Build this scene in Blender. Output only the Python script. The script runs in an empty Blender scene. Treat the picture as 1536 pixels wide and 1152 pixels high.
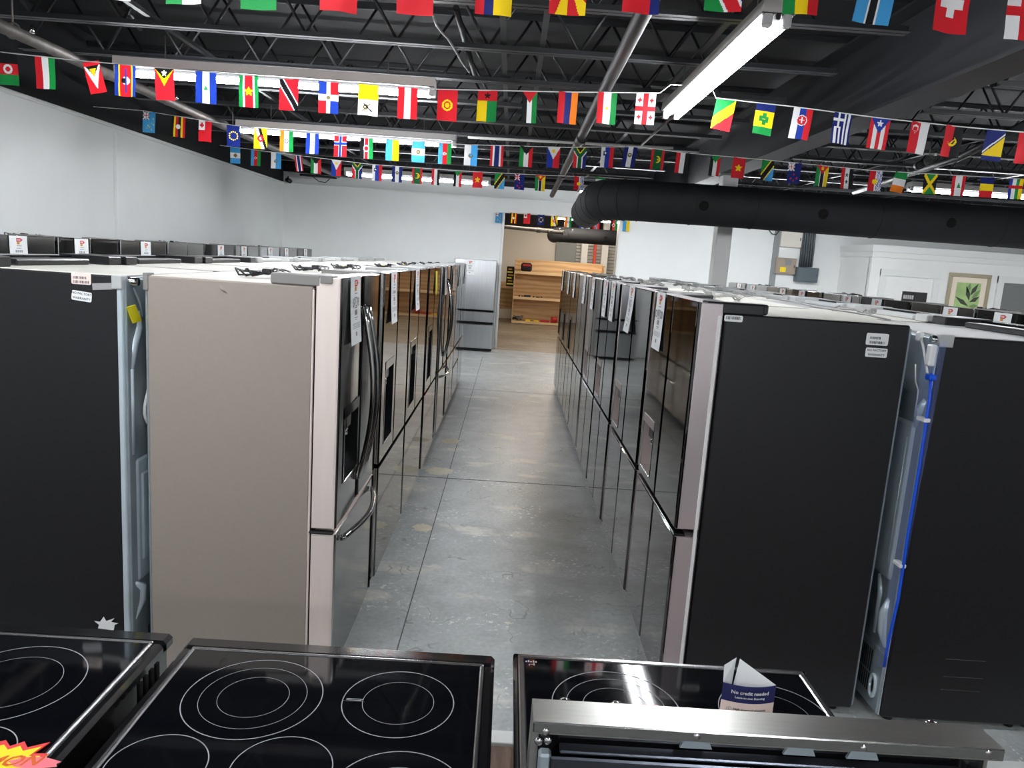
import bpy, bmesh, math, random
import numpy as np
from mathutils import Vector, Matrix
random.seed(7)
SC = bpy.context.scene
COL = SC.collection
PI = math.pi
# ------------------------------------------------------------------ camera, light, exposure
CX, CY, FP, CAMZ = 768.0, 576.0, 1111.0, 1.87
def _axes(vp=(767., 388.), nad=(325., 7150.)):
    d = np.array([vp[0]-CX, -(vp[1]-CY), -FP]); d /= np.linalg.norm(d)
    n = np.array([nad[0]-CX, -(nad[1]-CY), -FP]); n /= np.linalg.norm(n)
    n = n-d*(n@d); n /= np.linalg.norm(n)
    return np.array([np.cross(d, -n), d, -n])
RR = _axes()
def at(p, x=None, y=None, z=None):
    """a point of the photograph set down at its own real depth"""
    r = RR @ np.array([p[0]-CX, -(p[1]-CY), -FP])
    t = x/r[0] if x is not None else (y/r[1] if y is not None else (z-CAMZ)/r[2])
    return Vector((t*r[0], t*r[1], CAMZ+t*r[2]))
cam = bpy.data.objects.new('camera', bpy.data.cameras.new('camera')); COL.objects.link(cam)
cam.data.sensor_width = 36.0; cam.data.lens = FP/1536*36; cam.data.clip_start = 0.05; cam.data.clip_end = 100
cam.matrix_world = Matrix([list(RR[i])+[[0, 0, CAMZ][i]] for i in range(3)]+[[0, 0, 0, 1]])
SC.camera = cam
w = bpy.data.worlds.new('world'); SC.world = w; w.use_nodes = True
w.node_tree.nodes['Background'].inputs[0].default_value = (.8, .9, 1, 1)
w.node_tree.nodes['Background'].inputs[1].default_value = 0.05
SC.view_settings.view_transform = 'Standard'; SC.view_settings.look = 'None'
SC.view_settings.gamma = 1; SC.view_settings.use_curve_mapping = False
SC.view_settings.exposure = 0.0
TUBE = 112.0
# ------------------------------------------------------------------ materials
def lin(c):
    return tuple(((v/255)/12.92 if v/255 <= .04045 else ((v/255+.055)/1.055)**2.4) for v in c)
def mat(name, c, rough=.5, metal=0., noise=None, bump=None, emit=None, spec=None, coat=0., trans=0., alpha=1., stretch=None, c2=None):
    m = bpy.data.materials.new(name); m.use_nodes = True
    nt = m.node_tree; b = nt.nodes['Principled BSDF']; L = nt.links
    c = lin(c)
    b.inputs['Base Color'].default_value = (*c, 1); b.inputs['Roughness'].default_value = rough
    b.inputs['Metallic'].default_value = metal
    if spec is not None: b.inputs['Specular IOR Level'].default_value = spec
    if coat: b.inputs['Coat Weight'].default_value = coat; b.inputs['Coat Roughness'].default_value = .05
    if trans: b.inputs['Transmission Weight'].default_value = trans
    if alpha < 1: b.inputs['Alpha'].default_value = alpha
    if emit: b.inputs['Emission Color'].default_value = (*lin(emit[0]), 1); b.inputs['Emission Strength'].default_value = emit[1]
    src = None
    if noise or bump:
        tc = nt.nodes.new('ShaderNodeTexCoord'); src = tc.outputs['Object']
        if stretch:
            mp = nt.nodes.new('ShaderNodeMapping'); mp.inputs['Scale'].default_value = stretch
            L.new(src, mp.inputs[0]); src = mp.outputs[0]
    if noise:
        n = nt.nodes.new('ShaderNodeTexNoise'); n.inputs['Scale'].default_value = noise[0]; n.inputs['Detail'].default_value = 6
        L.new(src, n.inputs['Vector'])
        r = nt.nodes.new('ShaderNodeValToRGB'); r.color_ramp.elements[0].position = .3; r.color_ramp.elements[1].position = .7
        k = noise[1]
        d2 = lin(c2) if c2 else tuple(min(1, v*(1+k)) for v in c)
        r.color_ramp.elements[0].color = (*[v*(1-k) for v in c], 1) if not c2 else (*c, 1)
        r.color_ramp.elements[1].color = (*d2, 1)
        L.new(n.outputs['Fac'], r.inputs[0]); L.new(r.outputs[0], b.inputs['Base Color'])
    if bump:
        n2 = nt.nodes.new('ShaderNodeTexNoise'); n2.inputs['Scale'].default_value = bump[0]; n2.inputs['Detail'].default_value = 2
        L.new(src, n2.inputs['Vector'])
        bp = nt.nodes.new('ShaderNodeBump'); bp.inputs['Strength'].default_value = bump[1]; bp.inputs['Distance'].default_value = .01
        L.new(n2.outputs['Fac'], bp.inputs['Height']); L.new(bp.outputs[0], b.inputs['Normal'])
    return m
M = {}
def D(n, *a, **k): M[n] = mat(n, *a, **k)
D('white_paint', (238, 240, 238), .55, noise=(1.2, .03))
D('white_paint_right', (240, 240, 237), .5, noise=(1.2, .03))
D('trim_white', (232, 233, 230), .4)
D('grey_paint', (140, 145, 146), .5)
D('black_paint', (22, 24, 28), .75, noise=(3, .15))
D('black_steel', (30, 32, 36), .5, noise=(6, .15))
D('deck_black', (16, 18, 21), .8, noise=(2, .2), bump=(40, .3))
D('duct_black', (34, 36, 40), .75, noise=(5, .12))
D('pipe_steel', (112, 108, 104), .5, .4, noise=(9, .25))
D('pipe_dark', (32, 31, 31), .5, .4, noise=(9, .3))
D('lamp_white', (205, 203, 198), .5)
D('spine_darkened', (30, 30, 31), .8)  # white underside darkened in its colour so tube glare does not wash it out
D('tube_lit', (255, 255, 255), .5, emit=((247, 250, 255), TUBE))
D('tube_warm', (255, 255, 255), .5, emit=((255, 240, 222), 120))
D('socket', (200, 200, 200), .4)
D('side_black', (21, 21, 24), .42, noise=(30, .06))
D('side_taupe', (152, 142, 133), .42, noise=(60, .02))
D('side_grey', (120, 122, 124), .4)
D('top_cream', (214, 212, 202), .45, noise=(5, .04))
D('top_grey', (176, 178, 178), .45, noise=(5, .04))
D('black_glass', (98, 97, 96), .045, 1., bump=(2.2, .035))
D('dark_stainless', (158, 157, 155), .13, 1., bump=(2., .03))
D('stainless', (176, 176, 175), .2, 1., noise=(40, .04), stretch=(1, 1, .05))
D('stainless_bright', (205, 208, 210), .28, 1., noise=(40, .05), stretch=(1, 1, .05), bump=(2.5, .06))
D('door_side_pink', (244, 230, 222), .35, .25, noise=(25, .03), stretch=(1, 1, .1))
D('door_side_mauve', (206, 194, 196), .2, .6, bump=(3, .12), stretch=(3, 3, .7))
D('door_side_black', (30, 30, 32), .12, .6)
D('handle_steel', (178, 178, 176), .16, 1.)
D('gasket', (16, 16, 18), .7)
D('hinge_grey', (134, 132, 129), .45)
D('hinge_light', (178, 180, 180), .45)
D('hinge_black', (28, 28, 31), .3)
D('recess_dark', (22, 24, 26), .25)
D('recess_mauve', (190, 176, 174), .35, .5)
D('chrome', (225, 225, 225), .12, 1.)
D('foot', (18, 18, 18), .6)
D('galv', (206, 220, 228), .33, .35, noise=(7, .06))
D('galv_dark', (150, 162, 168), .4, .35, noise=(7, .08))
D('cord_black', (26, 26, 28), .45)
D('cord_grey', (150, 150, 148), .45)
D('cord_white', (232, 232, 230), .4)
D('blue_plastic', (28, 90, 225), .3)
D('clear_film', (150, 170, 235), .12, trans=.0, alpha=.25)
D('clear_tape', (215, 215, 215), .2, alpha=.5)
D('yellow_tag', (240, 228, 20), .5)
D('paper', (238, 240, 240), .6)
D('paper_shade', (206, 208, 208), .6)
D('ink', (40, 40, 44), .6)
D('ink_grey', (140, 142, 145), .6)
D('tag_red', (205, 50, 45), .6)
D('tag_orange', (215, 150, 40), .6)
D('label_pink', (240, 222, 214), .6)
D('navy', (36, 40, 92), .5)
D('peach', (246, 222, 212), .6)
D('burst_yellow', (252, 222, 30), .5)
D('burst_red', (228, 62, 66), .5)
D('burst_pink', (242, 120, 132), .5)
D('burst_orange', (216, 96, 20), .5)
D('glass_top', (9, 10, 14), .05, spec=.6)
D('ring_print', (150, 152, 156), .5)
D('stove_black', (16, 16, 18), .16, coat=.5)
D('stove_trim', (190, 190, 190), .22, 1.)
D('stove_back', (92, 97, 106), .28, .9)
D('console_steel', (206, 206, 200), .3, 1., noise=(60, .05), bump=(6, .10), stretch=(.25, 3, 1))
D('slot_black', (5, 5, 5), .9)
D('wood_pale', (240, 208, 162), .6)
D('panel_cream', (232, 226, 214), .5)
D('panel_tan', (168, 152, 134), .5)
D('conduit_grey', (96, 102, 106), .45, .4)
D('box_grey', (92, 104, 110), .5)
D('corrugated', (188, 188, 184), .4, .3)
D('orange_paint', (220, 80, 44), .5)
D('red_paint', (190, 36, 44), .5)
D('frame_gold', (168, 158, 132), .4, .2)
D('mat_board', (240, 226, 206), .7)
D('art_green', (168, 196, 128), .6, noise=(4, .2))
D('leaf_dark', (62, 70, 58), .6)
D('leaf_mid', (120, 148, 100), .6)
D('cloth_black', (24, 22, 24), .85)
D('white_plastic', (235, 236, 236), .35)
D('office_dim', (120, 122, 120), .7)
def wood(name, a, b, scale, ax=(1, 1, 1), rough=.6):
    m = bpy.data.materials.new(name); m.use_nodes = True; nt = m.node_tree; L = nt.links
    p = nt.nodes['Principled BSDF']; p.inputs['Roughness'].default_value = rough
    tc = nt.nodes.new('ShaderNodeTexCoord'); mp = nt.nodes.new('ShaderNodeMapping'); mp.inputs['Scale'].default_value = ax
    wv = nt.nodes.new('ShaderNodeTexWave'); wv.bands_direction = 'Z'; wv.inputs['Scale'].default_value = scale
    wv.inputs['Distortion'].default_value = 7; wv.inputs['Detail'].default_value = 3; wv.inputs['Detail Scale'].default_value = 1.2
    r = nt.nodes.new('ShaderNodeValToRGB'); r.color_ramp.elements[0].color = (*lin(a), 1); r.color_ramp.elements[1].color = (*lin(b), 1)
    L.new(tc.outputs['Object'], mp.inputs[0]); L.new(mp.outputs[0], wv.inputs[0]); L.new(wv.outputs['Fac'], r.inputs[0]); L.new(r.outputs[0], p.inputs['Base Color'])
    M[name] = m
wood('plywood', (204, 166, 120), (228, 196, 150), 1.1, (.5, 1, 2.2))
wood('floor_plank', (92, 68, 56), (132, 102, 86), 3, (6, .6, 1), .45)
def concrete(name, c1, c2, cw, rough, streak, stain=False):
    m = bpy.data.materials.new(name); m.use_nodes = True; nt = m.node_tree; L = nt.links
    p = nt.nodes['Principled BSDF']
    tc = nt.nodes.new('ShaderNodeTexCoord')
    def nz(scale, det, v=(1, 1, 1)):
        mp = nt.nodes.new('ShaderNodeMapping'); mp.inputs['Scale'].default_value = v
        n = nt.nodes.new('ShaderNodeTexNoise'); n.inputs['Scale'].default_value = scale; n.inputs['Detail'].default_value = det
        L.new(tc.outputs['Object'], mp.inputs[0]); L.new(mp.outputs[0], n.inputs['Vector']); return n.outputs['Fac']
    def ramp(f, p0, p1, a, b):
        r = nt.nodes.new('ShaderNodeValToRGB'); r.color_ramp.elements[0].position = p0; r.color_ramp.elements[1].position = p1
        r.color_ramp.elements[0].color = (*a, 1); r.color_ramp.elements[1].color = (*b, 1); L.new(f, r.inputs[0]); return r.outputs[0]
    def mix(f, a, b):
        x = nt.nodes.new('ShaderNodeMix'); x.data_type = 'RGBA'
        L.new(f, x.inputs[0]); L.new(a, x.inputs[6])
        if isinstance(b, tuple): x.inputs[7].default_value = (*b, 1)
        else: L.new(b, x.inputs[7])
        return x.outputs[2]
    base = ramp(nz(.9, 8), .35, .68, lin(c1), lin(c2))
    base = mix(ramp(nz(5, 12), .45, .75, (0, 0, 0), (.55, .55, .55)), base, lin(tuple(v-26 for v in c1)))
    worn = ramp(nz(3.2, 12, streak), .585, .66, (0, 0, 0), (1, 1, 1))
    c = mix(worn, base, lin(cw))
    fine = ramp(nz(38, 8), .3, .7, (.86, .86, .86), (1.08, 1.08, 1.08))
    mm = nt.nodes.new('ShaderNodeMix'); mm.data_type = 'RGBA'; mm.blend_type = 'MULTIPLY'; mm.inputs[0].default_value = 1
    L.new(c, mm.inputs[6]); L.new(fine, mm.inputs[7]); c = mm.outputs[2]
    if stain:
        mp = nt.nodes.new('ShaderNodeMapping'); mp.vector_type = 'TEXTURE'; mp.inputs['Location'].default_value = (.52, 4.9, 0); mp.inputs['Scale'].default_value = (.62, 1.9, 1)
        gr = nt.nodes.new('ShaderNodeTexGradient'); gr.gradient_type = 'SPHERICAL'; L.new(tc.outputs['Object'], mp.inputs[0]); L.new(mp.outputs[0], gr.inputs[0])
        ml = nt.nodes.new('ShaderNodeMath'); ml.operation = 'MULTIPLY'; L.new(gr.outputs['Fac'], ml.inputs[0]); L.new(ramp(nz(2.2, 9), .3, .75, (.2, .2, .2), (1, 1, 1)), ml.inputs[1])
        c = mix(ml.outputs[0], c, lin((124, 116, 100)))
    sp = nt.nodes.new('ShaderNodeMath'); sp.operation = 'MULTIPLY'
    L.new(ramp(nz(34, 3), .60, .63, (0, 0, 0), (1, 1, 1)), sp.inputs[0]); L.new(ramp(nz(2.6, 6), .5, .62, (0, 0, 0), (.8, .8, .8)), sp.inputs[1])
    c = mix(sp.outputs[0], c, lin((242, 242, 236)))
    wv = nt.nodes.new('ShaderNodeTexNoise'); wv.inputs['Scale'].default_value = 5; wv.inputs['Detail'].default_value = 2; L.new(tc.outputs['Object'], wv.inputs['Vector'])
    ab = nt.nodes.new('ShaderNodeMath'); ab.operation = 'SUBTRACT'; ab.inputs[1].default_value = .5; L.new(wv.outputs['Fac'], ab.inputs[0])
    a2 = nt.nodes.new('ShaderNodeMath'); a2.operation = 'ABSOLUTE'; L.new(ab.outputs[0], a2.inputs[0])
    ln = nt.nodes.new('ShaderNodeMath'); ln.operation = 'MULTIPLY'; L.new(ramp(a2.outputs[0], .0, .014, (1, 1, 1), (0, 0, 0)), ln.inputs[0]); L.new(ramp(nz(3.7, 5), .53, .6, (0, 0, 0), (.6, .6, .6)), ln.inputs[1])
    c = mix(ln.outputs[0], c, lin((92, 94, 92)))
    L.new(c, p.inputs['Base Color'])
    p.inputs['Roughness'].default_value = rough+.07
    bp = nt.nodes.new('ShaderNodeBump'); bp.inputs['Strength'].default_value = .12; bp.inputs['Distance'].default_value = .01
    L.new(nz(35, 5), bp.inputs['Height']); L.new(bp.outputs[0], p.inputs['Normal'])
    M[name] = m
concrete('concrete', (178, 183, 182), (204, 208, 206), (220, 219, 210), .26, (.6, 1, 1), True)
concrete('concrete_brown', (150, 136, 116), (170, 156, 134), (184, 172, 150), .4, (.35, 1, 1))
D('filler', (226, 220, 198), .6, noise=(12, .1))
D('joint_dark', (96, 96, 94), .8)
mf = bpy.data.materials.new('flag_cloth'); mf.use_nodes = True
_nt = mf.node_tree; _b = _nt.nodes['Principled BSDF']; _a = _nt.nodes.new('ShaderNodeVertexColor'); _a.layer_name = 'print'
_t = _nt.nodes.new('ShaderNodeBsdfTranslucent'); _x = _nt.nodes.new('ShaderNodeMixShader'); _x.inputs[0].default_value = .4
_b.inputs['Roughness'].default_value = .75
_nt.links.new(_a.outputs[0], _b.inputs['Base Color']); _nt.links.new(_a.outputs[0], _t.inputs[0])
_nt.links.new(_b.outputs[0], _x.inputs[1]); _nt.links.new(_t.outputs[0], _x.inputs[2])
_nt.links.new(_x.outputs[0], _nt.nodes['Material Output'].inputs[0]); M['flag_cloth'] = mf
# ------------------------------------------------------------------ mesh helpers
class MB:
    def __init__(s): s.v, s.f, s.m, s.sm, s.mats = [], [], [], [], []
    def mi(s, m):
        if m not in s.mats: s.mats.append(m)
        return s.mats.index(m)
    def add(s, vs, fs, m, smooth=False):
        o = len(s.v); s.v += [tuple(p) for p in vs]; k = s.mi(m)
        for f in fs: s.f.append([i+o for i in f]); s.m.append(k); s.sm.append(smooth)
        return s
    def box(s, x0, x1, y0, y1, z0, z1, m, b=0.):
        lo = (min(x0, x1), min(y0, y1), min(z0, z1)); hi = (max(x0, x1), max(y0, y1), max(z0, z1))
        if b <= 0:
            vs = [(X, Y, Z) for X in (lo[0], hi[0]) for Y in (lo[1], hi[1]) for Z in (lo[2], hi[2])]
            return s.add(vs, [(0, 1, 3, 2), (4, 6, 7, 5), (0, 4, 5, 1), (2, 3, 7, 6), (0, 2, 6, 4), (1, 5, 7, 3)], m)
        b = min(b, *(.45*(hi[i]-lo[i]) for i in range(3)))
        idx, vs = {}, []
        for S in [(i, j, k) for i in (0, 1) for j in (0, 1) for k in (0, 1)]:
            for a in range(3):
                p = [(hi[c] if S[c] else lo[c]) if c == a else (hi[c]-b if S[c] else lo[c]+b) for c in range(3)]
                idx[S, a] = len(vs); vs.append(p)
        fs = []
        def sg(a, va, r): t = [0, 0, 0]; t[a] = va; return t
        for a in range(3):
            o = [c for c in range(3) if c != a]
            for va in (0, 1):
                q = []
                for (p, r) in ((0, 0), (1, 0), (1, 1), (0, 1)):
                    S = [0, 0, 0]; S[a] = va; S[o[0]] = p; S[o[1]] = r; q.append(idx[tuple(S), a])
                fs.append(q)
            for p in (0, 1):
                for r in (0, 1):
                    S0 = [0, 0, 0]; S0[o[0]] = p; S0[o[1]] = r; S1 = list(S0); S1[a] = 1
                    fs.append([idx[tuple(S0), o[0]], idx[tuple(S1), o[0]], idx[tuple(S1), o[1]], idx[tuple(S0), o[1]]])
        for S in [(i, j, k) for i in (0, 1) for j in (0, 1) for k in (0, 1)]: fs.append([idx[S, 0], idx[S, 1], idx[S, 2]])
        return s.add(vs, fs, m)
    def tube(s, path, r, m, n=8, closed=False, caps=True):
        P = [Vector(p) for p in path]; N = len(P); R = r if isinstance(r, (list, tuple)) else [r]*N
        up = None; vs = []
        for i in range(N):
            a = P[(i-1) % N] if (closed or i > 0) else P[i]; b = P[(i+1) % N] if (closed or i < N-1) else P[i]
            t = (b-a).normalized()
            if up is None: up = Vector((0, 0, 1)) if abs(t.z) < .9 else Vector((1, 0, 0))
            u = (up-t*up.dot(t))
            u = u.normalized() if u.length > 1e-6 else t.orthogonal().normalized()
            up = u; w_ = t.cross(u)
            vs += [P[i]+(u*math.cos(2*PI*k/n)+w_*math.sin(2*PI*k/n))*R[i] for k in range(n)]
        fs = []
        for i in range(N if closed else N-1):
            j = (i+1) % N
            fs += [[i*n+k, i*n+(k+1) % n, j*n+(k+1) % n, j*n+k] for k in range(n)]
        s.add(vs, fs, m, True)
        if caps and not closed:
            s.add(vs[:n], [list(range(n))], m); s.add(vs[-n:], [list(range(n))], m)
        return s
    def prism(s, out, axis, a0, a1, m, smooth=False):
        def pt(p, a):
            return (a, p[0], p[1]) if axis == 0 else ((p[0], a, p[1]) if axis == 1 else (p[0], p[1], a))
        n = len(out); vs = [pt(p, a0) for p in out]+[pt(p, a1) for p in out]
        s.add(vs, [[i, (i+1) % n, n+(i+1) % n, n+i] for i in range(n)], m, smooth)
        s.add(vs, [list(range(n)), list(range(n, 2*n))], m)
        return s
    def ring(s, c, r0, r1, m, n=64):
        vs = [(c[0]+r*math.cos(2*PI*k/n), c[1]+r*math.sin(2*PI*k/n), c[2]) for r in (r0, r1) for k in range(n)]
        return s.add(vs, [[k, (k+1) % n, n+(k+1) % n, n+k] for k in range(n)], m)
    def quad(s, a, b, c, d, m): return s.add([a, b, c, d], [(0, 1, 2, 3)], m)
    def sphere(s, c, r, m, n=12, h=8):
        r = r if isinstance(r, tuple) else (r, r, r)
        vs = [(c[0]+r[0]*math.sin(PI*i/h)*math.cos(2*PI*k/n), c[1]+r[1]*math.sin(PI*i/h)*math.sin(2*PI*k/n), c[2]+r[2]*math.cos(PI*i/h)) for i in range(h+1) for k in range(n)]
        return s.add(vs, [[i*n+k, i*n+(k+1) % n, (i+1)*n+(k+1) % n, (i+1)*n+k] for i in range(h) for k in range(n)], m, True)
    def mesh(s, name):
        me = bpy.data.meshes.new(name); me.from_pydata(s.v, [], s.f)
        for m in s.mats: me.materials.append(M[m])
        me.polygons.foreach_set('material_index', s.m); me.polygons.foreach_set('use_smooth', s.sm)
        bm = bmesh.new(); bm.from_mesh(me)
        bmesh.ops.remove_doubles(bm, verts=bm.verts, dist=1e-6)
        bmesh.ops.recalc_face_normals(bm, faces=bm.faces); bm.to_mesh(me); bm.free()
        return me
    def build(s, name, parent=None, label=None, cat=None, group=None, kind=None):
        return obj(name, s.mesh(name), parent, label, cat, group, kind)
def tag(o, label=None, cat=None, group=None, kind=None):
    for k, v in (('label', label), ('category', cat), ('group', group), ('kind', kind)):
        if v: o[k] = v
    return o
def obj(name, me, parent=None, label=None, cat=None, group=None, kind=None):
    o = bpy.data.objects.new(name, me); COL.objects.link(o)
    if parent: o.parent = parent
    return tag(o, label, cat, group, kind)
def thing(name, label, cat, loc=(0, 0, 0), rz=0., group=None):
    o = bpy.data.objects.new(name, None); COL.objects.link(o); o.location = loc; o.rotation_euler = (0, 0, rz)
    o.empty_display_size = .1
    return tag(o, label, cat, group)
def copy_tree(o, parent=None):
    c = o.copy(); COL.objects.link(c); c.parent = parent
    for ch in [k for k in o.children]: copy_tree(ch, c)
    return c
_tc = {}
def text(mb, body, size, O, U, V, m, align='CENTER'):
    """flat lettering laid on the plane O + u*U + v*V"""
    key = (body, align)
    if key not in _tc:
        cu = bpy.data.curves.new('lettering', 'FONT'); cu.body = body; cu.align_x = align; cu.align_y = 'CENTER'; cu.resolution_u = 2; cu.offset = .018
        to = bpy.data.objects.new('lettering', cu); COL.objects.link(to)
        dg = bpy.context.evaluated_depsgraph_get(); dg.update(); me = to.evaluated_get(dg).to_mesh()
        _tc[key] = ([tuple(v.co) for v in me.vertices], [list(p.vertices) for p in me.polygons])
        to.evaluated_get(dg).to_mesh_clear(); bpy.data.objects.remove(to); bpy.data.curves.remove(cu)
    vs, fs = _tc[key]; O, U, V = Vector(O), Vector(U), Vector(V)
    mb.add([O+U*(v[0]*size)+V*(v[1]*size) for v in vs], fs, m)
ORD = ['first', 'second', 'third', 'fourth', 'fifth', 'sixth', 'seventh', 'eighth', 'ninth', 'tenth', 'eleventh', 'twelfth', 'thirteenth', 'fourteenth']
# ------------------------------------------------------------------ setting
XL, XR, YB, YF, ZD, Y2 = -4.7, 13.0, 15.45, -4.5, 3.95, 23.5
def slab(name, a, m, parent=None, **k):
    return MB().box(*a, m).build(name, parent, kind=None if parent else 'structure', **k)
fl = slab('floor', (XL, XR, 2.70, YB-.2, -.1, 0), 'concrete')
slab('floor', (XL, XR, YB-.2, Y2, -.1, 0), 'concrete_brown')
wf = MB().box(XL, XR, YF, 2.62, -.1, -.012, 'joint_dark').build('floor', kind='structure')
pl = MB().box(0, .145, 0, 1.2, -.012, 0, 'floor_plank', .002).mesh('plank')
for i in range(-12, 16):
    for j in range(2):
        o = obj('plank', pl, wf); o.location = (i*.148, .2+j*1.21+(.0 if i % 2 else -.0), 0)
MB().box(XL, XR, 2.62, 2.70, -.05, .006, 'trim_white', .003).build('trim_1', kind='structure')
# joints and filler spots of the concrete
g = MB(); g.box(-.66, .76, 6.06, 6.075, 0, .0012, 'joint_dark'); g.build('floor_joint', fl)
g = MB(); g.box(-.425, -.419, 2.8, 14, 0, .001, 'joint_dark'); g.build('floor_joint', fl)
g = MB(); g.box(-.66, 2, 10.4, 10.41, 0, .001, 'joint_dark'); g.build('floor_joint', fl)
for (px, r, sx) in (((634, 792), .07, 1.), ((660, 707), .1, 1.3), ((677, 662), .1, 1.), ((762, 935), .015, .5)):
    c = at(px, z=0); n = 22
    vs = [(c.x+r*sx*(.75+.35*random.random())*math.cos(2*PI*k/n), c.y+r*1.2*(.75+.35*random.random())*math.sin(2*PI*k/n), .0016) for k in range(n)]
    MB().add(vs, [list(range(n))], 'filler').build('filler_patch', fl)
# walls
wl = MB().box(XL-.2, XL, YF, YB, 0, 3.07, 'white_paint').box(XL-.2, XL, YF, YB, 3.07, ZD, 'black_paint').build('wall_left', kind='structure')
MB().box(XL, XL+.03, YF, YB, 3.05, 3.09, 'white_paint', .004).build('trim_2', kind='structure')
yc = at((177, 300), x=XL).y
MB().box(XL, XL+.045, yc-.09, yc+.09, 0, 3.05, 'white_paint', .006).build('trim_3', kind='structure')
OX0, OX1, OZ = -.225, 2.19, 2.79
MB().box(XL-.2, OX0, YB, YB+.25, 0, 3.3, 'white_paint').box(OX1, XR, YB, YB+.25, 0, 3.3, 'white_paint').box(OX0, OX1, YB, YB+.25, OZ, 3.3, 'white_paint').box(XL-.2, XR, YB+.02, YB+.24, 3.3, ZD, 'black_paint').build('wall_back', kind='structure')
MB().box(XL, XR, YB-.035, YB, 3.06, 3.09, 'white_paint', .004).build('trim_4', kind='structure')
MB().box(OX0-.012, OX0+.035, YB-.02, YB+.26, 0, OZ, 'trim_white', .004).box(OX1-.035, OX1+.012, YB-.02, YB+.26, 0, OZ, 'trim_white', .004).build('trim_5', kind='structure')
slab('wall_right', (XR, XR+.2, YF, Y2, 0, ZD), 'white_paint')
slab('wall_front', (XL-.2, XR, YF-.2, YF, 0, ZD), 'white_paint')
w2 = MB().box(-3, XR, Y2, Y2+.2, 0, 2.87, 'panel_cream').box(-3, XR, Y2, Y2+.2, 2.87, ZD, 'black_paint').box(-3.2, -3, YB+.25, Y2, 0, ZD, 'panel_cream').build('wall_far', kind='structure')
MB().box(-3, 1.2, Y2-.03, Y2, .3, 1.15, 'plywood').build('plywood_panel', w2)
# ceiling: deck, joists with web bars, girder, bridging
ce = MB().box(XL-.2, XR, YF, Y2, ZD, ZD+.1, 'deck_black').build('ceiling', kind='structure')
def chord(mb, x0, x1, z, s=1):
    for d in (-1, 1):
        mb.prism([(d*.006, z), (d*.045, z), (d*.045, z+.006), (d*.012, z+.006), (d*.012, z+s*.04), (d*.006, z+s*.04)], 0, x0, x1, 'black_steel')
wb = MB().tube([(0, 0, 0), (.32, 0, .5)], .011, 'side_black', 6).mesh('web_bar')
wb2 = MB().tube([(0, 0, .5), (.32, 0, 0)], .011, 'side_black', 6).mesh('web_bar')
JY = [1.6, 2.6, 3.6, 4.56, 5.53, 6.49, 7.45, 8.4, 9.4, 10.4, 11.4, 12.4, 13.4, 14.4]
for bay, (x0, x1) in enumerate(((-4.15, 2.2), (3.35, 9.4))):
    jm = MB(); chord(jm, x0, x1, 3.3); chord(jm, x0-.5, x1+.5, 3.84, -1); jme = jm.mesh('joist')
    for i, y in enumerate(JY):
        j = obj('joist', jme, ce); j.location.y = y
        n = int((x1-x0)/.64)
        for k in range(n):
            for me, dx in ((wb, 0), (wb2, .32)):
                b = obj('web_bar', me, j); b.location = (x0+.05+k*.64+dx, 0, 3.325)
gd = MB(); gd.prism([(2.63, 3.14), (2.92, 3.14), (2.92, 3.165), (2.79, 3.165), (2.79, 3.77), (2.92, 3.77), (2.92, 3.79), (2.63, 3.79), (2.63, 3.77), (2.765, 3.77), (2.765, 3.165), (2.63, 3.165)], 1, 1.0, YB, 'black_steel'); gd.build('girder', ce)
for x in (-2.6, -.15, .12, 1.2, 4.6, 6.4):
    MB().box(x-.02, x+.02, 1.6, YB-.6, 3.34, 3.346, 'black_steel').box(x-.002, x+.002, 1.6, YB-.6, 3.346, 3.38, 'black_steel').build('bridging', ce)
c0 = at((1098, 255), x=2.78)
MB().box(2.68, 2.88, c0.y, c0.y+.2, 0, 3.14, 'white_paint_right', .01).box(2.62, 2.94, c0.y-.06, c0.y+.26, 3.12, 3.14, 'grey_paint').build('trim_6', kind='structure')
# right side office block with cornice and doors
OY = 14.1
oc = at((1312, 367), y=OY); ol = Vector((oc.x-.02, YB-.01, oc.z)); oe = Vector((XR-.05, OY, oc.z)); OT = oc.z
def wallseg(mb, a, b, z0, z1, th, m, off=0.):
    d = Vector((b.x-a.x, b.y-a.y, 0)).normalized(); n = Vector((d.y, -d.x, 0))
    if n.y > 0: n = -n
    p = [a+n*off, b+n*off, b+n*(off-th), a+n*(off-th)]
    mb.add([(q.x, q.y, z) for z in (z0, z1) for q in p], [(0, 1, 2, 3), (4, 5, 6, 7), (0, 1, 5, 4), (1, 2, 6, 5), (2, 3, 7, 6), (3, 0, 4, 7)], m)
ob = MB(); wallseg(ob, oc, oe, 0, OT-.08, .12, 'white_paint_right'); ob.box(oc.x, oc.x+.12, OY+.1, YB, 0, OT-.08, 'white_paint_right'); ob.build('wall_office', kind='structure')
cn = MB()
for (o0, z0, z1) in ((.05, OT-.12, OT), (.025, OT-.22, OT-.12)):
    cn.box(oc.x-o0, oe.x, OY-o0, OY+.1, z0, z1, 'trim_white'); cn.box(oc.x-o0, oc.x+.1, OY+.1, YB, z0, z1, 'trim_white')
cn.build('trim_7', kind='structure')
od = Vector((oe.x-oc.x, oe.y-oc.y, 0)).normalized(); on = Vector((od.y, -od.x, 0))
if on.y > 0: on = -on
def on_office(px):
    r = RR @ np.array([px[0]-CX, -(px[1]-CY), -FP]); r = Vector(r)
    t = (oc-Vector((0, 0, CAMZ))).dot(on)/r.dot(on); p = Vector((0, 0, CAMZ))+r*t
    return (p-oc).dot(od), p.z
def office_part(mb, s0, s1, z0, z1, m, o0, o1):
    a, b = oc+od*s0, oc+od*s1
    wallseg(mb, a, b, z0, z1, o1-o0, m, o1)
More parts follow.
